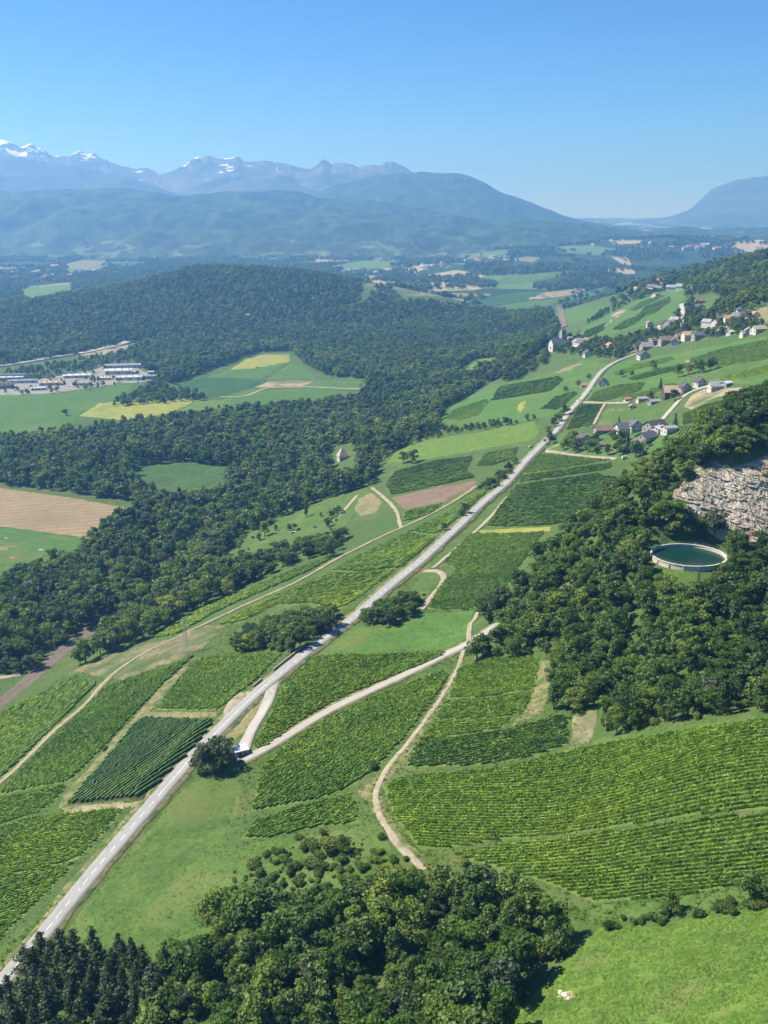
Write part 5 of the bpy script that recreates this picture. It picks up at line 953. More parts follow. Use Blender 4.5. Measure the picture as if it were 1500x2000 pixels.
for i in range(4): library('broad', 520, .050, 70 + i, 'leaf')          # 0-3
for i in range(3): library('broad', 520, .050, 80 + i, 'leafdark')      # 4-6
for i in range(2): library('tall', 360, .046, 90 + i, 'leafdark')       # 7-8
library('broad', 480, .050, 95, 'greyleaf')                             # 9
for i in range(2): library('shrub', 200, .14, 97 + i, 'shrubleaf')      # 10-11
for i in range(4): library('broad', 1300, .032, 110 + i, 'leaf')          # 12-15, fine leaved for the nearer hillside
for i in range(3): library('broad', 1300, .032, 120 + i, 'leafdark')      # 16-18
for i in range(2): library('shrub', 900, .062, 130 + i, 'shrubleaf')       # 19-20
for i, o in enumerate(hidden.objects): o.name = 'library_tree_%02d' % i
def forest_nodes():
    g = bpy.data.node_groups.new('plant_trees', 'GeometryNodeTree')
    g.interface.new_socket('Geometry', in_out='INPUT', socket_type='NodeSocketGeometry'); g.interface.new_socket('Geometry', in_out='OUTPUT', socket_type='NodeSocketGeometry')
    N = g.nodes; a, b = N.new('NodeGroupInput'), N.new('NodeGroupOutput'); ip = N.new('GeometryNodeInstanceOnPoints'); ci = N.new('GeometryNodeCollectionInfo')
    ci.inputs['Collection'].default_value = hidden; ci.inputs['Separate Children'].default_value = True; ci.inputs['Reset Children'].default_value = True
    ip.inputs['Pick Instance'].default_value = True
    def at(nm, tp):
        q = N.new('GeometryNodeInputNamedAttribute'); q.data_type = tp; q.inputs['Name'].default_value = nm; return q.outputs['Attribute']
    L = g.links; L.new(a.outputs[0], ip.inputs['Points']); L.new(ci.outputs[0], ip.inputs['Instance']); L.new(at('which', 'INT'), ip.inputs['Instance Index']); L.new(at('turn', 'FLOAT_VECTOR'), ip.inputs['Rotation']); L.new(at('size', 'FLOAT_VECTOR'), ip.inputs['Scale'])
    L.new(ip.outputs[0], b.inputs[0]); return g
FN = forest_nodes()
def forest_obj(name, label, x, y, z, h, wid, which):
    me = bpy.data.meshes.new(name); n_ = len(x); me.vertices.add(n_); me.vertices.foreach_set('co', np.stack([x, y, z], -1).astype(np.float32).ravel())
    me.attributes.new('which', 'INT', 'POINT').data.foreach_set('value', which.astype(np.int32))
    me.attributes.new('turn', 'FLOAT_VECTOR', 'POINT').data.foreach_set('vector', np.stack([np.zeros(n_), np.zeros(n_), RNG.random(n_) * 6.28], -1).astype(np.float32).ravel())
    me.attributes.new('size', 'FLOAT_VECTOR', 'POINT').data.foreach_set('vector', np.stack([wid, wid, h], -1).astype(np.float32).ravel())
    for m in ('leaf', 'bark'): me.materials.append(M[m])
    o = bpy.data.objects.new(name, me); md = o.modifiers.new('plant', 'NODES'); md.node_group = FN
    return link(o, label=label, kind='stuff')
def near_road(x, y, pad):
    d = np.full(len(x), 1e9); step = ROADPTS[::2]
    for i in range(0, len(x), 6000):
        q = np.hypot(x[i:i + 6000, None] - step[None, :, 0], y[i:i + 6000, None] - step[None, :, 1]) - step[None, :, 2]; d[i:i + 6000] = q.min(1)
    return d < pad
BLOCK = []      # picture outlines where no tree stands (yards, tank, railway ...)
def scatter(poly, sp, seed, open_fields=True, keep=1.0, roadpad=1.5, clump=0.0):
    x0, y0 = world_poly(poly, 30.0); rng = np.random.default_rng(seed)
    gx, gy = np.meshgrid(np.arange(x0.min() - sp, x0.max() + sp, sp), np.arange(max(88, y0.min() - sp), y0.max() + sp, sp)); gx, gy = gx.ravel(), gy.ravel()
    gx = gx + rng.uniform(-.45, .45, len(gx)) * sp; gy = gy + rng.uniform(-.45, .45, len(gy)) * sp
    k = (np.abs(gx / gy) < .6) & (rng.random(len(gx)) < keep)
    if clump: k &= fbm(gx / (sp * 9), gy / (sp * 9), seed, 3) > clump - .5
    gx, gy = gx[k], gy[k]; gz = zat(gx, gy); px, py = project(gx, gy, gz); k = inside(px, py, poly)
    for b in BLOCK: k &= ~inside(px, py, b)
    if open_fields:
        for b in FPOLY_OPEN: k &= ~inside(px, py, b)
    gx, gy, gz, px, py = gx[k], gy[k], gz[k], px[k], py[k]
    hx, hy, hz = hit(px, py) if len(px) < 9000 else (gx, gy, gz); k = (gy < hy * 1.06 + 25)
    gx, gy, gz, px, py = gx[k], gy[k], gz[k], px[k], py[k]
    k = ~near_road(gx, gy, roadpad) if len(gx) else np.zeros(0, bool)
    k &= np.hypot(gx - TANKX, gy - TANKY) > 17.5
    for hx, hy, hr in HOUSEPX: k &= np.hypot(gx - hx, gy - hy) > hr + 1.5
    return gx[k], gy[k], gz[k], px[k], py[k]
BLOCK += [[(930,1262),(960,1232),(1000,1190),(1010,1205),(985,1238),(955,1280)], [(1258,1095),(1400,1100),(1385,1150),(1300,1156),(1258,1145)], [(262,922),(290,906),(350,903),(455,912),(450,960),(400,978),(320,975),(265,955)], [(1262,1060),(1345,1050),(1420,1062),(1425,1095),(1395,1104),(1330,1108),(1270,1100)],   # tank
 [(1268,1120),(1300,1118),(1300,1150),(1270,1152)],[(1335,1118),(1370,1110),(1362,1145),(1338,1165)],
 [(1330,958),(1370,930),(1430,912),(1560,898),(1560,1085),(1490,1074),(1420,1052),(1400,1022),(1350,1000)],  # rock face
 [(-40,1430),(-40,1330),(60,1320),(120,1262),(200,1206),(238,1220),(205,1262),(125,1318),(50,1378)],    # railway
 [(200,1216),(250,1172),(330,1100),(402,1030),(412,1040),(340,1112),(262,1180),(212,1226)],
 [(-60,725),(60,706),(160,690),(250,668),(255,676),(160,698),(60,716),(-60,738)],                       # motorway
 [(640,870),(690,866),(702,905),(690,935),(650,935)],[(1082,600),(1100,600),(1102,640),(1086,640)]]
FPOLY_OPEN = [[(a, b + 11) for a, b in f[4]] for f in FIELDS if max(q[1] for q in f[4]) < 640] + [f[4] for f in FIELDS if not f[3].startswith(('tall grass', 'green overgrown', 'farm lawns', 'sloping pasture', 'grass strip between the lowest'))] + [v[4] for v in VINES]
TREES = []   # x, y, z, height, width factor, kind, group phrase, label
def add(poly, sp, seed, kinds, hlo, hhi, grp, lab, wf=1.0, **kw):
    x, y, z, px, py = scatter(poly, sp, seed, **kw); rng = np.random.default_rng(seed + 500)
    names, pr = zip(*kinds); ks = rng.choice(len(names), len(x), p=np.array(pr) / sum(pr))
    for i in range(len(x)): TREES.append((x[i], y[i], z[i], (hlo + (hhi - hlo) * rng.random() ** 1.3) * (.45 if names[ks[i]] == 'shrub' and hlo > 3.9 else 1), wf * (.75 + .55 * rng.random()), names[ks[i]], grp, lab))
BD = (('broad', 5), ('dark', 4), ('grey', .35))
add([(-80,2100),(-20,1955),(60,1878),(130,1868),(230,1872),(330,1880),(330,1950),(300,2100)], 4.6, 1, (('pine', 1),), 9, 12.5, 'pines in the corner plantation', 'dark grey green pine packed in the corner plantation by the road', .95)
add([(330,1876),(420,1800),(520,1778),(600,1775),(720,1752),(850,1742),(960,1748),(1050,1790),(1108,1850),(1070,1885),(1020,1930),(985,1985),(960,2140),(290,2140)], 5.2, 2, (('broad', 7), ('dark', 3), ('grey', .3), ('tall', .6), ('shrub', 2)), 6, 14.5, 'broadleaf trees of the foreground wood', 'leafy broadleaf tree in the foreground wood below the vineyards', 1.05)
add([(40,1872),(70,1848),(110,1840),(120,1862),(70,1884)], 5.5, 3, (('broad', 1),), 8, 10, 'trees at the plantation tip', 'pale leafy tree overhanging the main road at the plantation tip')
add([(955,1330),(925,1290),(950,1240),(992,1212),(1010,1165),(1040,1108),(1090,1058),(1140,1018),(1215,955),(1300,895),(1400,828),(1500,765),(1620,680),(1620,1400),(1500,1392),(1400,1402),(1260,1424),(1180,1438),(1165,1395),(1120,1395),(1066,1390),(1078,1288),(1000,1300)], 5.2, 4, (('broad', 6), ('dark', 2.2), ('grey', .25), ('tall', .5), ('shrub', 2.5)), 5, 12.5, 'trees of the wooded spur', 'broadleaf tree on the wooded spur around the water tank', 1.1)
add([(1376,870),(1440,800),(1500,765),(1620,690),(1620,890),(1500,900),(1430,908),(1376,922)], 4.0, 40, (('broad', 5), ('dark', 3), ('shrub', 1)), 7, 11, 'trees of the wooded spur', 'broadleaf tree on the wooded spur around the water tank', 1.1, open_fields=False)
add([(1285,1050),(1320,1005),(1360,1012),(1400,1040),(1410,1058),(1345,1048)], 3.2, 43, (('shrub', 3), ('broad', 1)), 2.5, 6, 'bushes behind the water tank', 'bush on the steep bank behind the water tank', 1.2, open_fields=False)
add([(440,1268),(500,1238),(580,1215),(650,1205),(656,1220),(612,1252),(570,1274),(450,1276)], 5.0, 5, (('dark', 4), ('broad', 2), ('shrub', 1)), 7, 10.5, 'trees of the thicket beside the shaded road', 'dense tree in the thicket that shades the main road', 1.15)
add([(700,1220),(742,1192),(800,1166),(826,1172),(812,1205),(762,1222)], 4.6, 6, (('dark', 3), ('broad', 2), ('shrub', 1.5)), 5.5, 8.5, 'trees of the thicket right of the road', 'rounded tree in the thicket between main road and green meadow', 1.2)
add([(942,1212),(950,1185),(975,1172),(1000,1160),(985,1190),(960,1205)], 5.0, 7, (('dark', 1),), 7, 10, 'trees at the bend of the side road', 'dark tree where the side road enters the wood', 1.1, roadpad=1.0)
add([(928,968),(945,950),(975,925),(1015,898),(1022,900),(985,940),(950,968)], 5.5, 8, (('dark', 2), ('broad', 1), ('shrub', 2)), 4, 7, 'roadside bushes below the junction', 'round bush in the roadside hedge below the junction', 1.2, roadpad=1.0)
add([(440,1120),(470,1060),(540,1030),(640,1000),(690,1000),(640,1060),(560,1100)], 15, 42, (('broad', 2), ('dark', 2), ('shrub', 2)), 4, 8, 'trees scattered over the pasture', 'small tree or bush scattered over the sloping pasture', 1.1, keep=.45)
add([(430,1130),(470,1100),(520,1090),(560,1075),(640,1060),(690,1040),(640,1080),(560,1112),(500,1130),(440,1160)], 8.5, 9, (('broad', 2), ('dark', 2)), 7, 12, 'trees along the foot of the pasture', 'broadleaf tree along the foot of the sloping pasture', 1.15)
for px, py, h, k_, lab in ((403,1515,13,'grey','large grey green tree between main road and small shed'),(422,1500,13.5,'grey','tall grey green tree beside the small stone shed'),(440,1478,9,'broad','smaller leafy tree beside the slip road'),(388,1508,9,'dark','dark tree overhanging the main road near the shed'),(430,1512,8,'dark','low dark tree at the meadow corner by the shed'),
  (517,1048,12.5,'broad','lone round tree with long shadow in the sloping pasture'),(598,1010,10.5,'tall','slim dark tree at the upper edge of the sloping pasture'),(640,1030,8,'broad','bushy tree in the middle of the pasture slope'),(640,1090,13,'dark','dark spreading tree at the foot of the pasture by the footpath'),(553,1105,12,'broad','tall tree at the lower pasture beside brushwood'),(475,1110,9,'dark','dark round tree at the lower end of the pasture'),(660,1075,8,'broad','rounded tree beside the footpath below the pasture'),
  (805,905,13,'broad','lone tree at the corner of the bright mown meadow'),(788,905,11,'broad','smaller lone tree beside the bright mown meadow'),(730,1502,3.2,'shrub','single bush at the bend of the dirt track'),(205,1465,2.2,'shrub','small bush on the diagonal grass bank'),(868,1036,5,'dark','small dark tree beside the upper straight of the road'),(908,1003,7,'dark','pair tree shading the road above the ploughed field'),(900,1008,5.5,'broad','low tree beside the footpath hedge'),
  (1073,868,11,'dark','dark conical tree at the road junction'),(1225,885,17,'fir','tall dark fir beside the slate roofed farm'),(1240,893,13,'broad','broad tree beside the lowest farm roof'),(1318,838,13,'fir','solitary fir beyond the white farmhouse'),(1208,840,12,'fir','fir behind the brown barn'),(1120,880,9,'broad','round tree in the orchard below the chalet'),(1105,872,8,'broad','orchard tree beside the junction car'),(1165,862,8,'dark','dark tree behind the chalet'),
  (1103,812,11,'dark','big dark tree shading the road above the junction'),(1092,825,10,'broad','roadside tree above the junction'),(1082,835,9,'dark','lower roadside tree above the junction'),(1290,760,11,'fir','dark fir beside the brown roofed barn'),(1214,737,9,'broad','rounded bush tree on the hillside meadow'),(1234,735,6,'broad','low tree in the hillside meadow clump'),(1275,723,10,'broad','lone tree casting shadow on the hillside meadow'),(1325,738,13,'broad','first tree of the row above the barn'),(1346,732,13,'broad','second tree of the row above the barn'),(1365,730,13.5,'broad','third tree of the row above the barn'),(1388,724,13,'broad','last tree of the row above the barn'),
  (1104,765,6,'broad','orchard tree in the meadow left of the road'),(1150,742,7,'broad','tree beside the red roofed hut'),(1130,755,7,'dark','dark roadside tree by the red roofed hut'),(640,1668,5.5,'shrub','large bush on the scrub slope above the foreground wood'),(672,1668,6,'broad','dense round bush tree on the scrub slope'),(600,1655,3,'shrub','small bush on the scrub slope'),
  (1310,1785,6,'broad','small tree standing in the hedge above the sunny meadow'),(1470,1765,8,'dark','taller tree at the end of the hedge'),(128,812,10,'dark','dark clump tree in the wide crop field')):
    x, y, z = hit(px, py); TREES.append((x[0], y[0], z[0], h, 1.1 if k_ not in ('fir', 'tall') else 1.0, k_, 'single trees', lab))
add([(1150,1808),(1230,1792),(1300,1785),(1400,1772),(1500,1752),(1590,1738),(1590,1765),(1500,1776),(1400,1793),(1300,1803),(1190,1818)], 3.0, 10, (('shrub', 4), ('broad', .5)), 1.2, 3.4, 'bushes of the hedge above the sunny meadow', 'leafy bush in the hedge above the sunny meadow', 1.2, open_fields=False)
add([(420,1745),(470,1690),(560,1655),(690,1640),(760,1670),(860,1690),(880,1720),(700,1745),(520,1770)], 3.0, 11, (('shrub', 1),), .7, 3.2, 'bushes of the scrub slope', 'low bush on the scrub slope above the foreground wood', 1.25, keep=.8)
add([(300,2100),(480,1960),(640,1950),(860,1985),(960,1975),(960,2120)], 3.2, 12, (('shrub', 1),), 2.0, 4.5, 'sunlit undergrowth bushes at the wood edge', 'bright bush at the lower edge of the foreground wood', 1.25, keep=.7)
for px, py in ((520,1672),(585,1640),(630,1632),(560,1690),(742,1640),(905,1688)): 
    x, y, z = hit(px, py); TREES.append((x[0], y[0], z[0], 2.2, 1.2, 'shrub', 'bushes of the scrub slope', 'low bush on the scrub slope above the foreground wood'))
# village, orchard and slope trees, the valley woods, the wooded hill, far hedges
VT = ('village trees', 'leafy village tree among the houses')
add([(1062,700),(1080,690),(1210,702),(1240,690),(1300,672),(1345,662),(1460,655),(1520,640),(1520,600),(1345,590),(1320,625),(1290,648),(1200,668),(1110,662),(1070,676)], 8.5, 13, (('broad', 3), ('dark', 6)), 7, 12.5, *VT)
add([(1080,890),(1100,850),(1150,850),(1200,850),(1310,835),(1300,880),(1200,897)], 11, 14, (('broad', 3), ('dark', 5)), 6, 11, 'orchard trees at the farm', 'garden tree around the slate roofed farmhouses', keep=.8)
add([(1230,800),(1260,775),(1330,775),(1320,795)], 10, 15, (('broad', 3), ('dark', 5)), 6, 10, 'garden trees at the sheds', 'garden tree among the farm sheds', keep=.6)
add([(880,806),(930,775),(990,742),(1050,705),(1075,690),(1065,712),(1010,745),(960,765),(905,795)], 9, 16, BD, 8, 13, 'trees on the edge of the slope', 'tree on the wooded slope below the church')
add([(760,885),(830,850),(870,838),(930,835),(1045,815),(1050,822),(985,835),(880,848),(800,872)], 8, 17, BD, 4, 8, 'hedge between the meadows', 'bushy tree of the hedge between two meadows')
add([(1060,862),(1075,845),(1110,800),(1122,790),(1112,812),(1085,850)], 9, 18, BD, 6, 9, 'roadside trees above the junction', 'roadside tree above the junction', roadpad=1.0)
WOOD = [(-90,1425),(-90,1175),(0,1145),(60,1125),(150,1085),(235,1025),(285,1000),(270,985),(150,965),(0,945),(-90,940),(-90,885),(0,868),(140,850),(260,832),(450,812),(600,795),(700,785),(720,765),(715,740),(640,735),(590,708),(570,685),(500,688),(440,712),(340,752),(310,742),(262,708),(252,690),(275,680),(330,650),(480,632),(700,600),(820,592),(900,600),(1000,607),(1082,622),(1090,650),(1060,685),(1010,722),(960,745),(900,782),(862,815),(850,840),(800,865),(755,888),(738,912),(722,948),(640,975),(540,1012),(460,1055),(436,1085),(432,1120),(500,1130),(460,1155),(360,1203),(290,1250),(230,1270),(160,1305),(60,1362),(0,1392)]
BV = (('broad', 6), ('dark', 3), ('grey', .7), ('tall', 1.6))
add(WOOD, 7.2, 20, BV, 7, 18, 'trees of the valley wood', 'tree of the dense riverside wood on the valley floor', 1.05)
add([(240,780),(310,750),(350,768),(400,772),(400,782),(300,790),(220,795)], 10, 21, BV, 9, 13, 'copse between the fields', 'tree of the copse between yellow and green fields', open_fields=False)
add([(60,720),(130,712),(240,690),(262,700),(240,715),(130,730),(60,742),(0,748),(0,735)], 11, 22, BV, 8, 13, 'trees along the river', 'tree along the river behind the works yard', open_fields=False, keep=.7)
add([(0,775),(0,742),(120,728),(215,712),(312,738),(270,752),(120,768)], 15, 41, BV, 6, 10, 'trees in the works yard', 'tree standing among the works buildings', open_fields=False, keep=.4)
add([(-90,735),(0,715),(120,698),(250,672),(330,655),(480,630),(690,598),(705,560),(690,540),(640,522),(560,512),(440,506),(340,505),(140,548),(0,582),(-90,592)], 10.5, 23, BV, 10, 17, 'trees of the wooded hill', 'tree of the wooded hill across the valley', 1.1)
add([(-90,595),(0,575),(140,548),(340,512),(690,530),(700,598),(820,590),(1000,605),(1090,618),(1160,600),(1400,560),(1580,520),(1580,470),(1300,462),(1000,468),(800,480),(500,495),(0,505),(-90,505)], 24, 24, BV, 12, 20, 'far woods', 'far woodland', 1.5, clump=.47)
add([(1090,630),(1180,612),(1250,580),(1330,560),(1400,570),(1450,545),(1580,500),(1580,600),(1480,598),(1400,604),(1370,590),(1320,598),(1240,640)], 12, 25, BV, 8, 14, 'trees of the hill above the village', 'tree on the hill above the village', clump=.33)
add([(1390,575),(1420,540),(1460,520),(1520,500),(1600,480),(1600,590),(1480,595)], 8.5, 26, BV, 9, 14, 'trees of the hill above the village', 'tree on the wooded hill above the village')
def where(px, py, h, grp):
    ad = 'tall' if h > 11.5 else 'low' if h < 8.5 else 'mid-sized'
    if grp.startswith('broadleaf trees of the foreground'):
        a = 'beside the pines' if px < 440 else 'below the lush meadow' if px < 560 else 'below the scrub slope' if px < 700 else 'below the dirt track' if px < 840 else 'near the dead trees' if px < 980 else 'next to the sunny meadow'
        b = 'at the upper edge' if py < 1800 else 'in the upper half' if py < 1860 else 'in the middle' if py < 1930 else 'at the lower edge'
        return f'{ad} leafy tree {b} of the foreground wood {a}'
    if grp == 'trees of the wooded spur':
        a = 'near the side road bend' if px < 1080 else 'left of the water tank' if px < 1190 else 'beside the water tank' if px < 1290 else 'under the water tank' if px < 1400 else 'at the picture edge'
        b = 'high on the ridge' if py < 960 else 'on the upper slope' if py < 1060 else 'level with the tank' if py < 1140 else 'on the middle slope' if py < 1230 else 'on the lower slope' if py < 1320 else 'just above the vines'
        return f'{ad} tree of the wooded spur {b} {a}'
    if grp.startswith('pines'):
        a = 'beside the main road' if px < 70 else 'left of the middle' if px < 160 else 'right of the middle' if px < 250 else 'next to the leafy wood'
        b = 'at the tip' if py < 1890 else 'in the upper rows' if py < 1930 else 'in the middle rows' if py < 1980 else 'in the bottom rows'
        ad = 'tall' if h > 11 else 'shorter'
        return f'{ad} dark pine {b} of the corner plantation {a}'
    if grp.startswith(('bushes of the scrub', 'sunlit undergrowth')):
        a = 'beside the lush meadow' if px < 500 else 'under the small vineyard' if px < 640 else 'beside the dirt track' if px < 780 else 'towards the dead trees'
        ad = 'big' if h > 2.6 else 'middling' if h > 1.7 else 'tiny'
        return f'{ad} bush {a} ' + ('on the scrub slope above the wood' if grp.startswith('bushes') else 'in the bright undergrowth at the lower picture edge')
    return None
T_ = TREES; appar = np.array([t[3] * t[4] / t[1] for t in T_])
vis = []
for t in T_:
    px, py = project(t[0], t[1], t[2] + t[3] * .6); vis.append(-15 < px < 1515 and py < 2040)
vis = np.array(vis)
kindgrp = {'broad': 'b', 'dark': 'b', 'grey': 'b', 'tall': 'b', 'pine': 'p', 'fir': 'p', 'shrub': 's'}
single = np.array([t[6] == 'single trees' for t in T_]); order = np.argsort(-(appar + single * 10)); chosen = np.zeros(len(T_), bool); cnt = {'b': 0, 'p': 0, 's': 0}
for i in order:
    g = kindgrp[T_[i][5]]
    if vis[i] and cnt[g] < 300: chosen[i] = True; cnt[g] += 1
print('trees', len(T_), cnt)
TNAME = {'broad': 'broadleaf_tree', 'dark': 'broadleaf_tree', 'grey': 'broadleaf_tree', 'tall': 'broadleaf_tree', 'pine': 'pine_tree', 'fir': 'fir_tree', 'shrub': 'shrub'}
rt = random.Random(5); ORD = 'first second third fourth fifth sixth seventh eighth ninth tenth eleventh twelfth thirteenth fourteenth fifteenth sixteenth seventeenth eighteenth nineteenth twentieth'.split(); ROWLAB = {}
for g_, ph in (('bushes of the hedge above the sunny meadow', '{} bush from the foreground wood in the hedge above the sunny meadow'), ('roadside bushes below the junction', '{} bush counting uphill in the roadside hedge below the junction'), ('hedge between the meadows', '{} tree from the valley in the hedge between two meadows'), ('trees of the thicket right of the road', '{} tree from the left in the thicket between road and green meadow'), ('trees of the thicket beside the shaded road', '{} tree from the left in the thicket shading the road'), ('trees along the foot of the pasture', '{} tree from the left along the foot of the pasture')):
    q_ = sorted([i for i in np.nonzero(chosen)[0] if T_[i][6] == g_], key=lambda i: T_[i][0] / T_[i][1])
    for k_, i in enumerate(q_[:20]): ROWLAB[i] = ph.format(ORD[k_])
for i in np.nonzero(chosen)[0]:
    x, y, z, h, wf, kind, grp, lab = T_[i]; src = NEAR['broad' if kind in ('dark', 'grey') else kind]; j = rt.randrange(len(src)); cm = DARK[j] if kind == 'dark' else GREY[j] if kind == 'grey' else src[j][0]
    ppx, ppy = project(x, y, z); lab = ROWLAB.get(i) or where(ppx, ppy, h, grp) or lab
    e = empty(TNAME[kind], (x, y, z), rt.random() * 6.28, label=lab, cat='shrub' if kind == 'shrub' else 'tree', group=None if grp == 'single trees' else grp); e.scale = (h * wf, h * wf, h)
    link(bpy.data.objects.new('crown', cm), e); link(bpy.data.objects.new('trunk', src[j][1]), e)
rest = [t for t, c in zip(T_, chosen) if not c]; byg = {}
for t in rest: byg.setdefault(t[6] if t[6] in ('trees of the valley wood', 'trees of the wooded hill', 'far woods') else 'other', []).append(t)
PICK = {'broad': (0, 4), 'dark': (4, 7), 'tall': (7, 9), 'grey': (9, 10), 'shrub': (10, 12), 'pine': (7, 9), 'fir': (7, 9)}
PICKN = {'broad': (12, 16), 'dark': (16, 19), 'shrub': (19, 21)}
FL = {'trees of the valley wood': 'dense dark green wood covering the valley floor', 'trees of the wooded hill': 'dark wood covering the low hill across the valley', 'far woods': 'hazy woods and hedges on the far plain', 'other': 'woodland on the hillside around the village and spur'}
for g, ts in byg.items():
    a = np.array([t[:5] for t in ts]); wh = np.array([RNG.integers(*(PICKN if t[1] < 800 else PICK).get(t[5], PICK[t[5]])) for t in ts]); forest_obj('forest', FL[g], a[:, 0], a[:, 1], a[:, 2] - .1, a[:, 3], a[:, 3] * a[:, 4], wh)

# ------------------------------------------------------------------ tall grass and weeds on the near meadows
grass_lib = bpy.data.collections.new('grass_library')
M['tuft'] = leaf_mat('grass_blade', (0.100,0.160,0.028), (0.130,0.195,0.036), (0.175,0.210,0.055), 0.5, 0.25); M['tuft2'] = leaf_mat('meadow_blade', (0.105,0.185,0.022), (0.135,0.215,0.030), (0.180,0.225,0.045), 0.5, 0.25)
for i, m_ in enumerate(('tuft', 'tuft', 'tuft2', 'tuft2')):
    rg = np.random.default_rng(300 + i); n_ = 26; c = np.stack([rg.normal(0, .33, n_), rg.normal(0, .33, n_), np.zeros(n_)], -1); t = rg.random(n_) * 6.28; a = np.stack([np.cos(t), np.sin(t), np.zeros(n_)], -1) * (.07 + .09 * rg.random(n_))[:, None]
    tip = c + np.stack([rg.normal(0, .5, n_), rg.normal(0, .5, n_), .25 + .6 * rg.random(n_)], -1); Q = np.stack([c - a, c + a, tip + a * .5, tip - a * .5], 1).reshape(-1, 3)
    gm_ = npmesh('library_tuft', Q, np.arange(n_ * 4).reshape(-1, 4), M[m_], False)
    grass_lib.objects.link(bpy.data.objects.new('library_tuft_%02d' % i, gm_))
GN = FN.copy(); GN.name = 'plant_grass'
for q in GN.nodes:
    if q.bl_idname == 'GeometryNodeCollectionInfo': q.inputs['Collection'].default_value = grass_lib
def grass(poly, sp, seed, h0, h1, which, label, keep=.8, clump=.3):
    x, y, z, px, py = scatter(poly, sp, seed, False, keep, .4, clump); n_ = len(x); h = h0 + (h1 - h0) * RNG.random(n_) ** 2; wh = RNG.integers(which[0], which[1], n_)
    o = forest_obj('grass', label, x, y, z - .02, h, h * 1.1 + .25, wh); o.modifiers[0].node_group = GN
BL0 = list(BLOCK); BLOCK += [v[4] for v in VINES]
grass([(1000,2060),(1010,1990),(1070,1920),(1130,1860),(1180,1815),(1300,1803),(1420,1788),(1500,1774),(1580,1760),(1580,2060)], .5, 50, .10, .30, (2, 4), 'grass tufts of the sunny meadow', .9, .1)
grass([(372,1520),(470,1502),(478,1540),(440,1660),(520,1640),(700,1615),(740,1600),(770,1660),(900,1700),(800,1800),(300,1900),(90,1870),(120,1832),(160,1775),(240,1680),(330,1575)], 1.0, 51, .12, .45, (0, 3), 'tall grass of the slope beside the main road', .8, .1)
grass([(-60,1960),(-60,1880),(0,1860),(60,1805),(120,1745),(245,1600),(275,1585),(225,1645),(130,1755),(60,1835),(0,1905)], 1.1, 52, .2, .8, (0, 2), 'rough grass of the verge below the main road')
grass([(700,1545),(760,1500),(850,1370),(905,1290),(900,1320),(820,1440),(750,1530),(745,1560),(790,1640),(820,1665),(1150,1768),(1590,1710),(1590,1750),(1300,1790),(1150,1806),(900,1690),(740,1600)], 1.2, 54, .2, .8, (0, 3), 'rough grass along the hillside track and the hedge')
grass([(-60,1900),(-60,1400),(150,1310),(440,1215),(640,1120),(830,1060),(900,1200),(930,1290),(1080,1290),(1160,1450),(1500,1395),(1590,1390),(1590,1760),(1150,1810),(900,1700),(480,1660),(380,1520),(250,1600),(0,1850)], 1.6, 55, .15, .6, (0, 3), 'rough grass and weeds on the banks between the vineyards', .8, .2)
BLOCK = BL0
# ------------------------------------------------------------------ far mountains
def rock_mat(name, c0, c1, rock=None, snow=None):
    m, t, b = _new(name); p = _pos(t); s = _noise(t, p, 0.006, 6.0, 0.65); c = _ramp(t, s, [(0.35, c0), (0.65, c1)])
    if name == 'hazy_wood':
        sx = _n(t, 'SeparateXYZ'); t.links.new(p, sx.inputs[0]); mr = _n(t, 'MapRange'); mr.inputs['From Min'].default_value = -60; mr.inputs['From Max'].default_value = -250; mr.inputs['To Max'].default_value = .2; t.links.new(sx.outputs[2], mr.inputs['Value'])
        ad = _n(t, 'Math', operation='ADD'); t.links.new(_noise(t, p, 0.008, 4.0, 0.6), ad.inputs[0]); t.links.new(mr.outputs[0], ad.inputs[1]); c = _mix(t, _ramp(t, ad.outputs[0], [(0.745, (0,0,0)), (0.79, (1,1,1))]), c, (0.10,0.13,0.06))
    if rock and name != 'hazy_wood': c = _mix(t, _ramp(t, _noise(t, p, 0.0022, 5.0, 0.6), [(0.45, (0,0,0)), (0.6, (1,1,1))]), c, rock)
    if snow:
        sx = _n(t, 'SeparateXYZ'); t.links.new(p, sx.inputs[0]); mr = _n(t, 'MapRange'); mr.inputs['From Min'].default_value = snow[0]; mr.inputs['From Max'].default_value = snow[1]; mr.inputs['To Max'].default_value = .22; t.links.new(sx.outputs[2], mr.inputs['Value'])
        mp = _n(t, 'Mapping'); mp.inputs['Scale'].default_value = (1, 1, .55); t.links.new(p, mp.inputs['Vector'])
        ad = _n(t, 'Math', operation='ADD'); t.links.new(_noise(t, mp.outputs[0], 0.006, 5.0, 0.62), ad.inputs[0]); t.links.new(mr.outputs[0], ad.inputs[1]); c = _mix(t, _ramp(t, ad.outputs[0], [(0.65, (0,0,0)), (0.70, (.8,.8,.8))]), c, (0.85,0.86,0.88))
    t.links.new(c, b.inputs['Base Color']); return m
RM = dict(wood=rock_mat('hazy_wood', (0.016,0.034,0.014), (0.046,0.075,0.028), (0.030,0.052,0.020)), alp=rock_mat('alpine_rock', (0.070,0.078,0.080), (0.125,0.135,0.135), (0.045,0.060,0.045), (350, 760)), lowalp=rock_mat('alpine_slope', (0.035,0.052,0.040), (0.065,0.082,0.062), (0.080,0.085,0.080)))
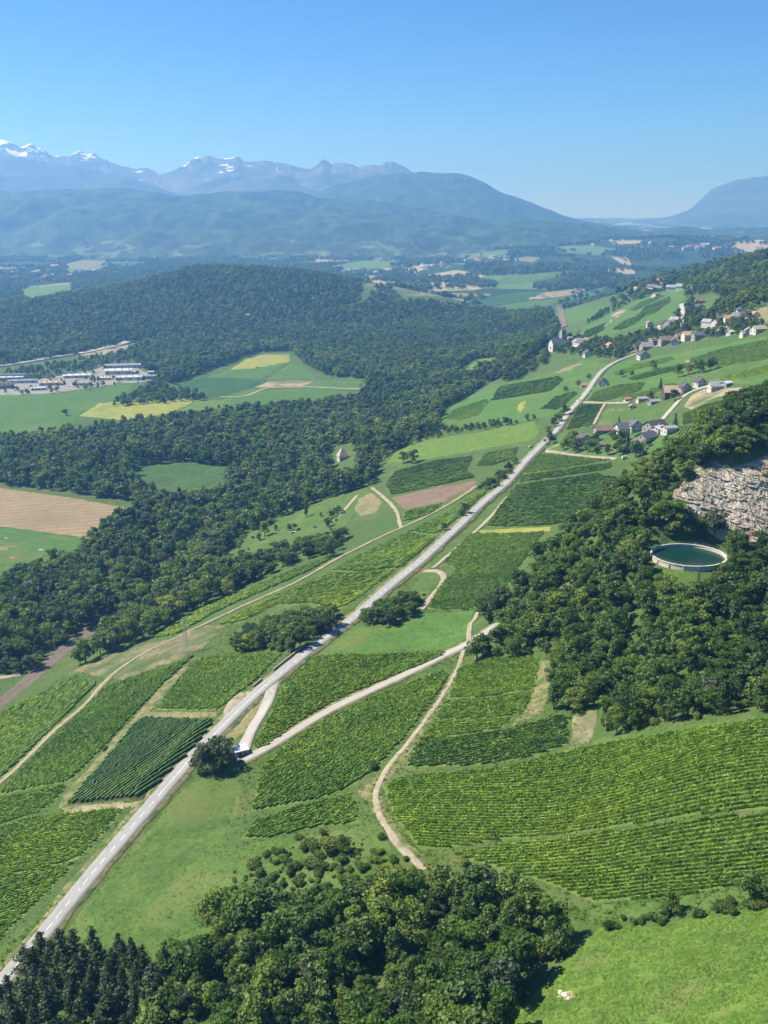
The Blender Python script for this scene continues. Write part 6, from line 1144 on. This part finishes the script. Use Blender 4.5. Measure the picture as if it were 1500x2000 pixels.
def mountain(label, Yc, front, crest, mat_, seed, rough=.10, wl=900.0, jag=0.0, back=2500, step=3.0):
    c = np.array(crest, float); px = np.arange(c[0, 0], c[-1, 0] + .1, step); py = np.interp(px, c[:, 0], c[:, 1])
    kk = np.ones(3) / 3; py[1:-1] = np.convolve(py, kk, 'valid'); py = py + jag * fbm(px / 14, px * 0 + seed, seed, 4)
    X, Z = at_y(px, py, Yc); tt = X / Yc; q = np.concatenate([np.linspace(0, 1, 72), 1 + np.linspace(.03, 1, 14)]); base = FLOOR - 40
    Q, TT2 = np.meshgrid(q, tt, indexing='ij'); kz = np.ones(121) / 121; Zs = np.convolve(np.pad(Z, 60, mode='edge'), kz, 'valid'); Zc = Zs[None] + (Z - Zs)[None] * (np.clip(q, 0, 1) ** 5)[:, None]; Y = np.where(Q <= 1, Yc - front * (1 - Q), Yc + back * (Q - 1)); Xg = TT2 * Y
    prof = np.where(Q <= 1, Q ** 1.15 * (1.25 - .25 * Q), 1 - (Q - 1) * .9); wpx = 260 * fbm(Xg / 700, Y / 500, seed + 40, 3); n_ = fbm((Xg + wpx) / wl, (Y + wpx) / (wl * .8), seed, 5); rg = 1 - np.abs(fbm((Xg + wpx) / wl * .9, (Y - wpx) / (wl * .9), seed + 9, 4)) * 2
    env = np.clip(4 * prof * (1 - prof), 0, 1) * .9 + .04 * (Q <= 1); Hh = (Zc - base) * prof + (Zc - base) * rough * (n_ * 1.2 + (rg - .5) * .9) * env
    Hh = np.minimum(Hh, (Zc - base) * np.where(Q <= 1, Y / Yc, 1) * .995 + 0) if True else Hh
    if mat_ == 'wood': Hh = Hh + (Q < 1.2) * (14 * fbm(Xg / 70, Y / 110, seed + 20, 3) + 22 * fbm(Xg / 260, Y / 400, seed + 30, 3)) * np.clip(Q * 6, 0, 1) * np.where(Q < .97, 1, .35)
    ids = np.arange(Q.size).reshape(Q.shape); Fq = np.stack([ids[:-1, :-1], ids[:-1, 1:], ids[1:, 1:], ids[1:, :-1]], -1).reshape(-1, 4)
    link(bpy.data.objects.new('mountain', npmesh('mountain', np.stack([Xg, Y, base + Hh], -1).reshape(-1, 3), Fq, RM[mat_], True)), label=label, kind='structure')
mountain('long wooded blue ridge across the valley', 8200, 2300, [(-330,410),(-200,385),(-60,372),(0,371),(30,373),(80,369),(180,369),(240,365),(290,372),(345,382),(400,377),(440,372),(500,374),(550,370),(580,372),(620,386),(700,388),(750,394),(820,405),(880,418),(920,430),(950,442),(975,452)], 'wood', 3, .20, 620, 2.2)
mountain('lower dark foothill in front of the round mountain', 7200, 1500, [(640,470),(700,448),(760,432),(820,424),(880,420),(930,428),(960,438),(1010,432),(1060,430),(1110,434),(1170,440),(1230,448),(1290,458)], 'wood', 5, .22, 420, 2.0)
mountain('rounded blue wooded mountain', 10300, 2500, [(480,432),(540,410),(610,381),(650,362),(690,352),(745,341),(780,337),(800,340),(820,334),(850,337),(890,337),(915,343),(945,356),(980,376),(1020,388),(1060,404),(1100,420),(1140,430),(1200,440),(1260,452)], 'wood', 7, .16, 1100, 1.0)
mountain('dark shoulder of the snowy range', 11200, 1600, [(-330,300),(-160,296),(0,302),(40,306),(90,318),(140,322),(190,333),(240,345),(290,358),(340,376),(370,392),(400,410)], 'lowalp', 11, .16, 900, 1.2)
mountain('middle shoulder of the snowy range', 11300, 1600, [(350,410),(390,384),(430,362),(470,350),(520,346),(560,352),(600,366),(640,384),(680,405)], 'lowalp', 12, .16, 900, 1.2)
mountain('snow patched alpine range on the horizon', 12600, 2600, [(-330,262),(-240,280),(-160,270),(-60,284),(0,271),(18,273),(42,287),(64,280),(98,299),(130,305),(160,294),(190,302),(216,318),(262,331),(285,324),(312,340),(345,330),(385,304),(420,306),(466,307),(500,314),(530,313),(560,320),(604,328),(617,322),(632,311),(652,320),(672,315),(702,324),(738,322),(766,316),(786,320),(802,332),(830,350),(900,372),(980,400),(1040,425)], 'alp', 14, .15, 800, 5.0, step=1.5)
mountain('far hazy cliff mountain at the valley mouth', 16000, 2000, [(1200,446),(1260,436),(1310,428),(1345,412),(1365,392),(1392,368),(1412,360),(1440,350),(1480,345),(1520,338),(1600,330),(1720,325),(1850,330)], 'lowalp', 17, .18, 1200, 1.5)
mountain('low hazy hills behind the distant town', 8600, 1300, [(1240,458),(1270,450),(1300,444),(1340,441),(1385,448),(1430,444),(1500,446),(1600,440),(1750,436)], 'wood', 19, .22, 500, 1.5)
# ------------------------------------------------------------------ haze: one closed box of thin, even, pale air
hz = MB(); hz.box((0, 9500, 252.5), (34000, 22000, 1125))
hm = bpy.data.materials.new('haze'); hm.use_nodes = True; ht = hm.node_tree
for n_ in list(ht.nodes):
    if n_.type != 'OUTPUT_MATERIAL': ht.nodes.remove(n_)
pv = ht.nodes.new('ShaderNodeVolumePrincipled'); pv.inputs['Color'].default_value = (0.19, 0.46, 1.0, 1); pv.inputs['Density'].default_value = 1.25e-4; pv.inputs['Absorption Color'].default_value = (0.45, 0.45, 0.45, 1); pv.inputs['Anisotropy'].default_value = 0.4
ht.links.new(pv.outputs[0], ht.nodes['Material Output'].inputs['Volume'])
hz.build('haze', hm, label='pale blue summer haze filling the valley', kind='stuff')
